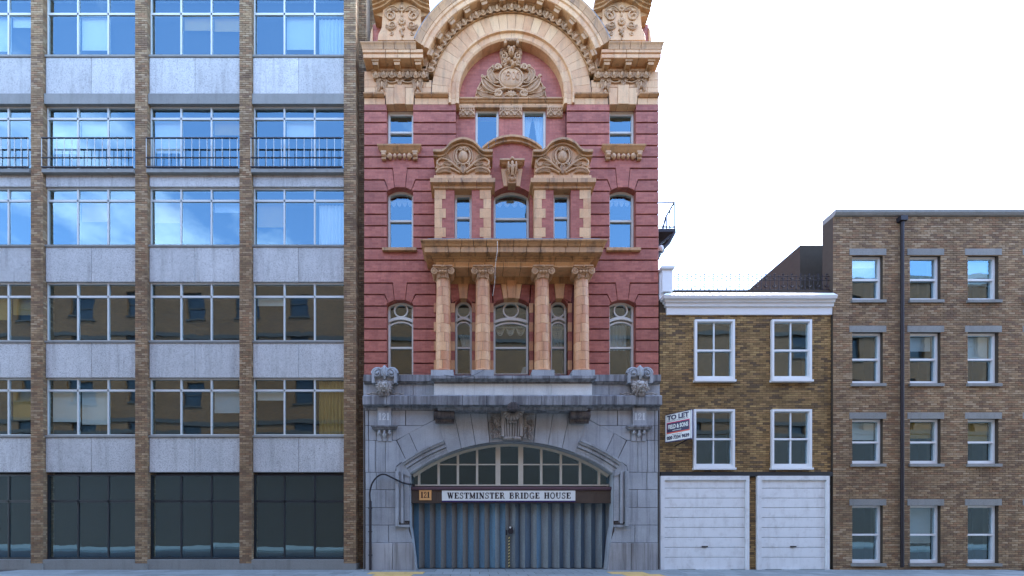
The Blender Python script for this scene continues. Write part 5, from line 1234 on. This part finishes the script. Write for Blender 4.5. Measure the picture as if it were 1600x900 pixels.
# letting board: two boards meeting in a V
p0 = Vector((U(1038.7, 0.02), -0.04)); p1 = Vector((U(1080.5, 0.76), -0.76)); dv = (p1-p0); Ln = dv.length; dv = dv/Ln; nv = Vector((-dv.y, dv.x))*-1
if nv.y > 0: nv = -nv
zb, zt = Z(692, 0.03), Z(649, 0.03)
lb = tag(empty('letting_board', (p0.x, p0.y, zb)), 'white TO LET board of FIELD & SONS projecting from brown brick wall', 'sign')
Mrot = Matrix(((dv.x, 0, nv.x), (dv.y, 0, nv.y), (0, 1, 0)))
def on_board(poly, off, th, name, mat, par=lb):
    """polygon in (along, up) metres on the face of the board"""
    m = MB(); f = [(p0.x+dv.x*a+nv.x*off, p0.y+dv.y*a+nv.y*off, zb+h) for a, h in poly]; g = [(p0.x+dv.x*a+nv.x*(off-th), p0.y+dv.y*a+nv.y*(off-th), zb+h) for a, h in poly]; n = len(poly)
    m.add(f+g, [tuple(range(n)), tuple(range(n, 2*n))[::-1]]+[(i, n+i, n+(i+1) % n, (i+1) % n) for i in range(n)]); return m.build(name, mat, par)
Hh = zt-zb; M['navy'] = plain('navy_print', srgb(30, 26, 70), 0.4, 0.05); M['crimson'] = plain('crimson_print', srgb(190, 30, 84), 0.4, 0.05); M['orange'] = plain('orange_print', srgb(220, 90, 60), 0.4, 0.05)
face = on_board([(0, 0), (Ln, 0), (Ln, Hh), (0, Hh)], 0, 0.02, 'board_face', 'signwhite')
for q in (([(0, 0), (Ln, 0), (Ln, 0.025), (0, 0.025)]), ([(0, Hh-0.015), (Ln, Hh-0.015), (Ln, Hh), (0, Hh)]), ([(0, 0.025), (0.012, 0.025), (0.012, Hh-0.015), (0, Hh-0.015)])): on_board(q, 0.006, 0.005, 'board_edge', 'violet')
on_board([(0.06, Hh*0.33), (Ln-0.06, Hh*0.33), (Ln-0.06, Hh*0.70), (0.06, Hh*0.70)], 0.003, 0.002, 'crimson_panel', 'crimson', lb)
on_board([(0.06, Hh*0.30), (Ln-0.06, Hh*0.30), (Ln-0.06, Hh*0.335), (0.06, Hh*0.335)], 0.0035, 0.002, 'orange_band', 'orange', lb)
on_board([(0.075, Hh*0.345), (Ln-0.075, Hh*0.345), (Ln-0.075, Hh*0.665), (0.075, Hh*0.665)], 0.005, 0.002, 'navy_panel', 'navy', lb)
def board_text(s, a, h, size, mat, bold=0.0, st=1.0):
    me = font_mesh(s, size, bold, 'lettering', st); o = link('lettering', me, mat, None)
    for v in me.vertices:
        c = v.co.copy(); p = Vector((p0.x+dv.x*(a+c.x)+nv.x*(0.008+c.z), p0.y+dv.y*(a+c.x)+nv.y*(0.008+c.z), zb+h+c.y)); v.co = p
    o.parent = lb; o.matrix_parent_inverse = Matrix.Translation(-Vector(lb.location))
board_text('TO LET', Ln/2, Hh*0.785, 0.22, 'navy', 0.009); board_text('FIELD & SONS', Ln/2, Hh*0.47, 0.185, 'signwhite', 0.008, 0.6)
board_text('ESTABLISHED 1804', Ln/2, Hh*0.375, 0.07, 'signwhite', 0.002) if False else None
board_text('020 7234 9639', Ln/2, Hh*0.09, 0.155, 'navy', 0.007, 0.8)
for k in range(13): on_board([(0.09+k*0.055, Hh*0.735), (0.13+k*0.055, Hh*0.735), (0.13+k*0.055, Hh*0.75), (0.09+k*0.055, Hh*0.75)], 0.004, 0.002, 'small_print', 'navy', lb)
for k in range(7): on_board([(0.24+k*0.05, Hh*0.24), (0.28+k*0.05, Hh*0.24), (0.28+k*0.05, Hh*0.255), (0.24+k*0.05, Hh*0.255)], 0.004, 0.002, 'small_print', 'navy', lb)
for k in range(6): on_board([(0.27+k*0.05, Hh*0.385), (0.31+k*0.05, Hh*0.385), (0.31+k*0.05, Hh*0.405), (0.27+k*0.05, Hh*0.405)], 0.008, 0.002, 'small_print', 'signwhite', lb)
bk = [p0-nv*0.1+dv*0.05, p1-nv*0.1]                       # the second board, back to back with the first
m = MB(); m.add([(q.x, q.y, z) for z in (zb, zt) for q in (p0-nv*0.022+dv*0.05, p1-nv*0.022, bk[1], bk[0])], [(0,3,2,1),(4,5,6,7),(0,1,5,4),(1,2,6,5),(2,3,7,6),(3,0,4,7)]); m.build('rear_board', 'violet', lb)
MB().tube([(p1.x, p1.y+0.03, zb-0.02), (p1.x, p1.y+0.03, zt+0.01)], 0.02, 6).build('corner_post', 'violet', lb)
MB().tube([(p1.x-0.15, 0.04, zb-0.1), (p1.x-0.02, p1.y+0.05, zb+0.02)], 0.02, 6).build('bracket', 'iron', lb)

# ------------------------------------------------------------------ office building on the left
LB = tag(empty('office_building', (U(400), 0, 0)), 'brown brick office block with speckled concrete spandrels left of the red building', 'building')
TB = [srgb(156, 132, 101), srgb(142, 119, 91), srgb(166, 140, 107), srgb(130, 107, 85), srgb(172, 150, 120), srgb(150, 119, 90)]
TOPZ = 23.0
core = MB().box(U(-80), U(556), 0.36, 0.8, 0, TOPZ).build('wall_core', 'mortar_dk', LB)
pier_x = [(537, 556), (374, 393), (211, 230), (48, 67)]
for i, (a, b) in enumerate(pier_x):
    x0, x1 = U(a, 0.05), U(b, 0.05)
    MB().box(x0+0.008, x1-0.008, -0.04, 0.36, 0.2, TOPZ).build('pier', 'mortar', LB)
    brick_field('pier_bricks', (x0, x1, 0.22, TOPZ), [], -0.05, LB, 'brown_brick', TB, depth=0.015)
    brick_field('pier_return_bricks', (-0.05, 0.36, 0.22, TOPZ), [], 0, LB, 'brown_brick', TB, depth=-0.012, ax='y', xfix=x1)
    MB().box(x0-0.02, x1+0.03, -0.1, 0.36, 0, 0.215).build('plinth', 'panel_rib', LB)
# recessed strip beside the red building, its shade put into darkened brick tones
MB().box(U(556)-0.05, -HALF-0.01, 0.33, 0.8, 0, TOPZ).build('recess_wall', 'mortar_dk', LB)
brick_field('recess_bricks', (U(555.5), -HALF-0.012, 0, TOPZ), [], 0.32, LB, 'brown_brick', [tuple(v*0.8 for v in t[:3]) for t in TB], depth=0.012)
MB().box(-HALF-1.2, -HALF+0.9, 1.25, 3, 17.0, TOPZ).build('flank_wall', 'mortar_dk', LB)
brick_field('flank_bricks', (-HALF-1.2, -HALF+0.9, 17.0, TOPZ), [], 1.24, LB, 'brown_brick', [tuple(v*0.8 for v in t[:3]) for t in TB], depth=0.012)  # same darkened tones: the flank's shade is in the brick colour
M['alu'] = plain('pale_window_metal', srgb(196, 200, 198), 0.4, 0.06); M['darkmetal'] = plain('dark_window_metal', srgb(40, 44, 48), 0.4, 0.1)
wins = [(590, 680, 608.5, 'mid'), (440, 532, 461, 'mid'), (291, 382, 310, 'mid'), (163, 264, 181, 'balcony'), (-12, 85, 16, 'mid'), (-170, -72, -150, 'mid')]
for bi, (a, b) in enumerate(((393, 537), (230, 374), (67, 211), (-80, 48))):
    x0, x1 = U(a, 0.05)+0.005, U(b, 0.05)-0.005; xm = [x0+(x1-x0)*k/3 for k in (1, 2)]; wy = 0.12
    prev = None
    for (t, bt, tr, kind) in wins:
        z0, z1 = Z(bt), Z(t); zt = Z(tr)
        m = MB().ring(rect(x0, x1, z0, z1), rect(x0+0.03, x1-0.03, z0+0.05, z1-0.04), wy-0.03, wy+0.05); w = m.build('window', 'alu', LB)
        MB().box(x0+0.03, x1-0.03, wy-0.025, wy+0.045, zt-0.04, zt+0.03).build('transom', 'alu', w)
        for x in xm: MB().box(x-0.025, x+0.025, wy-0.025, wy+0.045, z0+0.05, z1-0.04).build('mullion', 'alu', w)
        xs = [x0+0.03]+xm+[x1-0.03]
        for c, d in zip(xs[:-1], xs[1:]):
            tilt_pane(rect(c, d, z0+0.04, zt), wy, w); tilt_pane(rect(c, d, zt, z1-0.03), wy+0.012, w)
            if random.random() < 0.55 and c < U(470):
                zz = zt-random.uniform(0.15, 1.2); MB().box(c+0.03, d-0.03, wy+0.1, wy+0.108, zz, zt).build('blind', random.choice(('curtain', 'lace', 'gold')), w)
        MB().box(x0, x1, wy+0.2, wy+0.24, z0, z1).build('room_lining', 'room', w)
        MB().box(x0, x1, -0.0, wy+0.1, z0-0.07, z0-0.002).build('sill', 'panel_rib', w)
        if prev is not None: MB().box(x0, x1, 0.05, 0.3, z0-5, z0-5.01) if False else None
    edges = [(680, 738), (532, 590), (382, 440), (264, 291), (85, 163), (-72, -12)]
    for (t, bt) in edges:
        z0, z1 = Z(bt)+0.01, Z(t)-0.075
        n = 2 if bt-t > 40 else 1
        for k in range(n):
            MB().prism(rect(x0+(x1-x0)*k/n+0.004, x0+(x1-x0)*(k+1)/n-0.004, z0, z1-(0 if t != 85 else 0.0)), 0.03, 0.3, 0.01).build('spandrel_panel', 'panel', LB)
    MB().box(x0, x1, -0.02, 0.3, Z(163)+0.0, Z(147)).build('overhang', 'panel_rib', LB)
    # ground floor glazing in dark metal
    z0, z1 = Z(874), Z(741); w = MB().ring(rect(x0, x1, z0, z1), rect(x0+0.05, x1-0.05, z0+0.06, z1-0.05), wy-0.03, wy+0.06).build('shopfront', 'darkmetal', LB)
    MB().box(x0+0.05, x1-0.05, wy-0.02, wy+0.05, Z(785), Z(781)).build('transom', 'darkmetal', w)
    for x in xm: MB().box(x-0.03, x+0.03, wy-0.02, wy+0.05, z0, z1).build('mullion', 'darkmetal', w)
    for c, d in zip([x0]+xm, xm+[x1]):
        tilt_pane(rect(c+0.03, d-0.03, z0, Z(783)), wy, w); tilt_pane(rect(c+0.03, d-0.03, Z(783), z1), wy, w)
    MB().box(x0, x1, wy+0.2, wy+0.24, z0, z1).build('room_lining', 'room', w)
    MB().box(x0, x1, -0.06, 0.3, 0.0, z0-0.003).build('stall_riser', 'panel_rib', LB)
    # balcony rail on one storey
    zb_, zt_ = Z(262, 0.1), Z(215, 0.1)
    br = MB().box(x0, x1-0.02, -0.12, -0.08, zt_-0.03, zt_).build('balcony_rail', 'iron', LB)
    MB().box(x0, x1-0.02, -0.12, -0.08, zb_, zb_+0.04).build('bottom_rail', 'iron', br); MB().box(x0, x1-0.02, -0.12, -0.08, Z(247, 0.1), Z(246, 0.1)).build('mid_rail', 'iron', br)
    n = 12
    for k in range(n+1): MB().box(x0+(x1-0.04-x0)*k/n, x0+(x1-0.04-x0)*k/n+0.014, -0.11, -0.095, zb_, zt_).build('baluster', 'alu', br)
    MB().box(x0, x1, -0.1, 0.3, Z(269, 0.1), Z(263.5, 0.1)).build('balcony_slab', 'panel_rib', LB)
xa = U(393, 0.05)
for (za_, zb_, mt, l, ti) in ((Z(678), Z(592), 'gold', 'ochre sheet for reflected brick in office window level with the lion scrolls', 0), (Z(380), Z(312), 'lace', 'white blind in office window below the balcony rail', 0), (Z(84), Z(17), 'curtain', 'pale curtain in topmost office window in view', 0)):  # ochre sheet is added: the opposite brick's reflection put into its colour
    tag(curtain(U(495), U(536), za_+0.02, zb_-0.02, 0.22, mt, ti, 1, 7), l, 'curtain', 'curtains behind the window panes')

# ------------------------------------------------------------------ low brick building on the right
RB = tag(empty('low_brick_building', (U(1165), 0.05, 0)), 'low yellow brick building with white cornice and white garage doors on the right', 'building')
TS = [srgb(166, 137, 92), srgb(146, 119, 79), srgb(174, 146, 98), srgb(130, 107, 74), srgb(154, 126, 84), srgb(112, 94, 72), srgb(166, 135, 92)]
ry = 0.04; X0, X1 = U(1031.5), U(1300); Wd = [(1085, 1147, 500, 594), (1205, 1267, 500, 594), (1083.5, 1147, 640, 731), (1205, 1267, 640, 731)]
hol = [(U(a), U(b), Z(d), Z(c)) for a, b, c, d in Wd]
wall_grid((X0, X1, 0.0, Z(452)), hol+[(U(1037), U(1165), -0.1, Z(746)), (U(1188), U(1290), -0.1, Z(746))], ry+0.012, 0.4).build('wall_core', 'mortar_dk', RB)
brick_field('front_bricks', (X0, X1, Z(737), Z(487)), hol, ry, RB, 'stock_brick', TS, depth=0.02)
brick_field('lower_bricks', (U(1165), U(1188), 0, Z(746)), [], ry, RB, 'stock_brick', TS, depth=0.02)
for (x0, x1, z0, z1) in hol:
    w = window(RB, x0+0.004, x1-0.004, z0, z1, 0, ry-0.01, (z0+z1)/2, stile=0.09, paint='white', bars=((x0+x1)/2,))
    MB().ring(rect(x0-0.0, x1+0.0, z0, z1), rect(x0+0.07, x1-0.07, z0+0.07, z1-0.07), ry-0.09, ry-0.052).build('architrave', 'white', w)
    MB().box(x0-0.03, x1+0.03, ry-0.13, ry+0.1, z0-0.07, z0-0.003).build('sill', 'white', w)
MB().box(X0, X1, -0.04, 0.3, Z(744), Z(737.5)).build('fascia', 'darkmetal', RB)
cz = [Z(487, 0.2), Z(475, 0.2), Z(470, 0.2), Z(465, 0.25), Z(459, 0.3), Z(454, 0.2)]
MB().ledge(U(1046, 0.1), X1, [(0.05, cz[0]), (0.06, cz[1]-0.01), (0.11, cz[1]), (0.12, cz[2]), (0.17, cz[2]+0.01), (0.18, cz[3]), (0.24, cz[3]+0.01), (0.27, cz[4]), (0.1, cz[5])], ry, 0.3, True, False).build('cornice', 'white', RB)
xpl = U(1035, 0.1)
pr = MB().box(xpl, U(1051, 0.1), -0.10, 0.35, Z(455, 0.1), Z(421, 0.1)).build('parapet_pier', 'white', RB)
MB().ledge(xpl, U(1051, 0.1), [(0.01, Z(421, 0.1)), (0.05, Z(420.5, 0.1)), (0.06, Z(417, 0.1)), (0.04, Z(416.5, 0.1))], -0.10, 0.4, True, True).build('pier_cap', 'white', pr)
MB().box(U(1030.6), xpl+0.1, ry-0.03, 0.35, Z(466, 0.05), Z(425, 0.05)).build('parapet_end', 'white', RB)
# cast iron cresting, one unit repeated
zq0, zq1 = Z(454, -0.1), Z(427, -0.1); hq = zq1-zq0; wq = 0.305; m = MB()
for x in (0,): m.tube([(x, 0, 0), (x, 0, hq*0.93)], 0.012, 5); m.ball((x, 0, 0.06), 0.024, 0.02, 0.03, 6, 4); m.ball((x, 0, hq*0.16), 0.022, 0.02, 0.025, 6, 4); m.ball((x, 0, hq*0.6), 0.018, 0.018, 0.018, 6, 4); m.ball((x, 0, hq*0.82), 0.018, 0.018, 0.018, 6, 4)
m.tube([(wq/2, 0, 0), (wq/2, 0, hq)], 0.011, 5)
for z, w in ((hq*0.6, wq), (hq*0.82, wq), (0.03, wq)): m.tube([(0, 0, z), (w, 0, z)], 0.011, 5)
m.tube([(wq/2-0.045, 0, hq*0.93), (wq/2+0.045, 0, hq*0.93)], 0.014, 5); m.ball((wq/2, 0, hq*0.34), 0.026, 0.02, 0.026, 6, 4)
m.tube([(wq/2+0.075*math.cos(R(a)), 0, hq*0.34+0.085*math.sin(R(a))) for a in range(190, 351, 20)], 0.014, 5)
m.tube([(wq/2+0.06*math.cos(R(a)), 0, hq*0.76-0.05*math.sin(R(a))) for a in range(20, 161, 20)], 0.014, 5)
unit = m.mesh('cresting'); unit.materials.append(M['iron'])
x = U(1053.3, -0.1)
while x < X1-0.1: link('cresting', unit, None, RB, (x, 0.1, zq0)); x += wq
for (a, b) in ((1037, 1165), (1188, 1290)):              # garage doors of separate horizontal boards
    x0, x1 = U(a), U(b); z1 = Z(746)
    d = MB().ring([(x0-0.13, -0.0), (x1+0.1, -0.0), (x1+0.1, z1+0.05), (x0-0.13, z1+0.05)], [(x0+0.01, -0.01), (x1-0.01, -0.01), (x1-0.01, z1-0.09), (x0+0.01, z1-0.09)], -0.05, 0.12).build('garage_door', 'garage', RB)
    cuts = [890, 871, 855.5, 840, 824.3, 808.8, 793.5, 778.5, 763, 748]
    for c, e_ in zip(cuts[:-1], cuts[1:]): MB().prism(rect(x0+0.01, x1-0.01, Z(c)+0.008, Z(e_)-0.006), 0.005, 0.05, 0.012).build('door_board', 'garage', d)
    MB().box(x0, x1, 0.03, 0.06, 0, z1).build('door_back', 'panel_rib', d)
    MB().box((x0+x1)/2-0.1, (x0+x1)/2+0.1, -0.03, 0.004, 0.78, 0.82).build('handle', 'iron', d)
MB().box(X0, X1, 0.5, 8, 0, Z(470)).build('body', 'mortar_dk', RB)

# ------------------------------------------------------------------ terrace further right
TR = tag(empty('brick_terrace', (U(1450), 0, 0)), 'plain brown brick terrace at the far right of the street', 'building')
X0, X1 = U(1300)+0.01, U(1680); ty = -0.04; hol = []
for fl, (a, b) in enumerate(((790, 880), (655, 725), (520, 600), (400, 470))):
    for px in (1330, 1420, 1510, 1600): hol.append((U(px), U(px+48), Z(b), Z(a)))
wall_grid((X0, X1, 0, Z(340)), hol, ty+0.012, 0.4).build('wall_core', 'mortar_dk', TR)
brick_field('front_bricks', (X0, X1, 0, Z(340)), hol, ty, TR, 'brown_brick', TB, depth=0.02)
for (x0, x1, z0, z1) in hol:
    w = window(TR, x0+0.004, x1-0.004, z0, z1, 0, ty+0.14, (z0+z1)/2, paint='white', deep=0.8)
    MB().box(x0-0.06, x1+0.06, ty-0.06, ty+0.1, z0-0.1, z0-0.003).build('sill', 'panel_rib', w); MB().box(x0-0.1, x1+0.1, ty-0.012, ty+0.1, z1+0.003, z1+0.22).build('lintel', 'panel_rib', w)
    if random.random() < 0.7:
        zz = random.uniform(z0+0.4, z1-0.2); MB().box(x0+0.08, x1-0.08, ty+0.25, ty+0.258, zz, z1-0.08).build('blind', random.choice(('curtain', 'lace', 'gold')), w)
xd = U(1404); MB().tube([(xd, ty-0.08, 0.1), (xd, ty-0.08, Z(345))], 0.05, 8).build('downpipe', 'iron', TR)
MB().box(xd-0.12, xd+0.12, ty-0.16, ty, Z(350), Z(343)).build('hopper', 'iron', TR)
MB().ledge(X0, X1, [(0.02, Z(340)), (0.06, Z(339)), (0.1, Z(336)), (0.1, Z(332))], ty, 0.4).build('coping', 'panel_rib', TR)
MB().box(X0, X1, 1.4, 9, 0, Z(340)).build('body', 'mortar_dk', TR)

# ------------------------------------------------------------------ the other side of the street, seen mirrored in the panes
OB = tag(empty('opposite_building', (0, -16.5, 0)), 'brown brick building across the street, mirrored in the lower windows', 'building')
M['opp'] = brick_mat('brown_stock_brick', srgb(134, 86, 46), srgb(108, 68, 36), srgb(122, 88, 56), 0.075, 0.225, 0.0, 0.01)
OY = -16.5; hol = []
for fl in range(6):
    for k in range(22):
        z0 = 1.0+fl*3.25
        if z0+1.8 < 20 and not (8 <= k <= 13): hol.append((-44.6+k*4.2, -43.2+k*4.2, z0, z0+1.8))
wall_grid((-47, 47, 0, 20.2), hol, OY-0.4, OY).build('brick_wall', M['opp'], OB)
MB().box(-47, 47, OY-0.02, OY+0.14, 0, 8.2).build('dark_mirror_band', 'brown', OB)  # added dark band, out of view, to darken what the fanlight reflects
for z in (8.3, 9.2, 15.7): MB().box(-47, 47, OY, OY+0.08, z, z+0.3).build('string_course', 'brown', OB)
for (x0, x1, z0, z1) in hol:
    w = MB().ring(rect(x0, x1, z0, z1), rect(x0+0.08, x1-0.08, z0+0.08, z1-0.08), OY-0.2, OY-0.12).build('window', 'brown', OB)
    MB().box(x0+0.08, x1-0.08, OY-0.17, OY-0.16, z0+0.08, z1-0.08).build('pane', 'darkmetal', w); MB().box(x0+0.08, x1-0.08, OY-0.18, OY-0.11, (z0+z1)/2-0.03, (z0+z1)/2+0.03).build('meeting_rail', 'brown', w)
    MB().box(x0-0.1, x1+0.1, OY-0.05, OY+0.08, z0-0.12, z0-0.003).build('sill', 'brown', w)
MB().box(-47.05, 47.05, OY-0.45, OY+0.1, 20.2, 20.5).build('coping', 'panel_rib', OB)
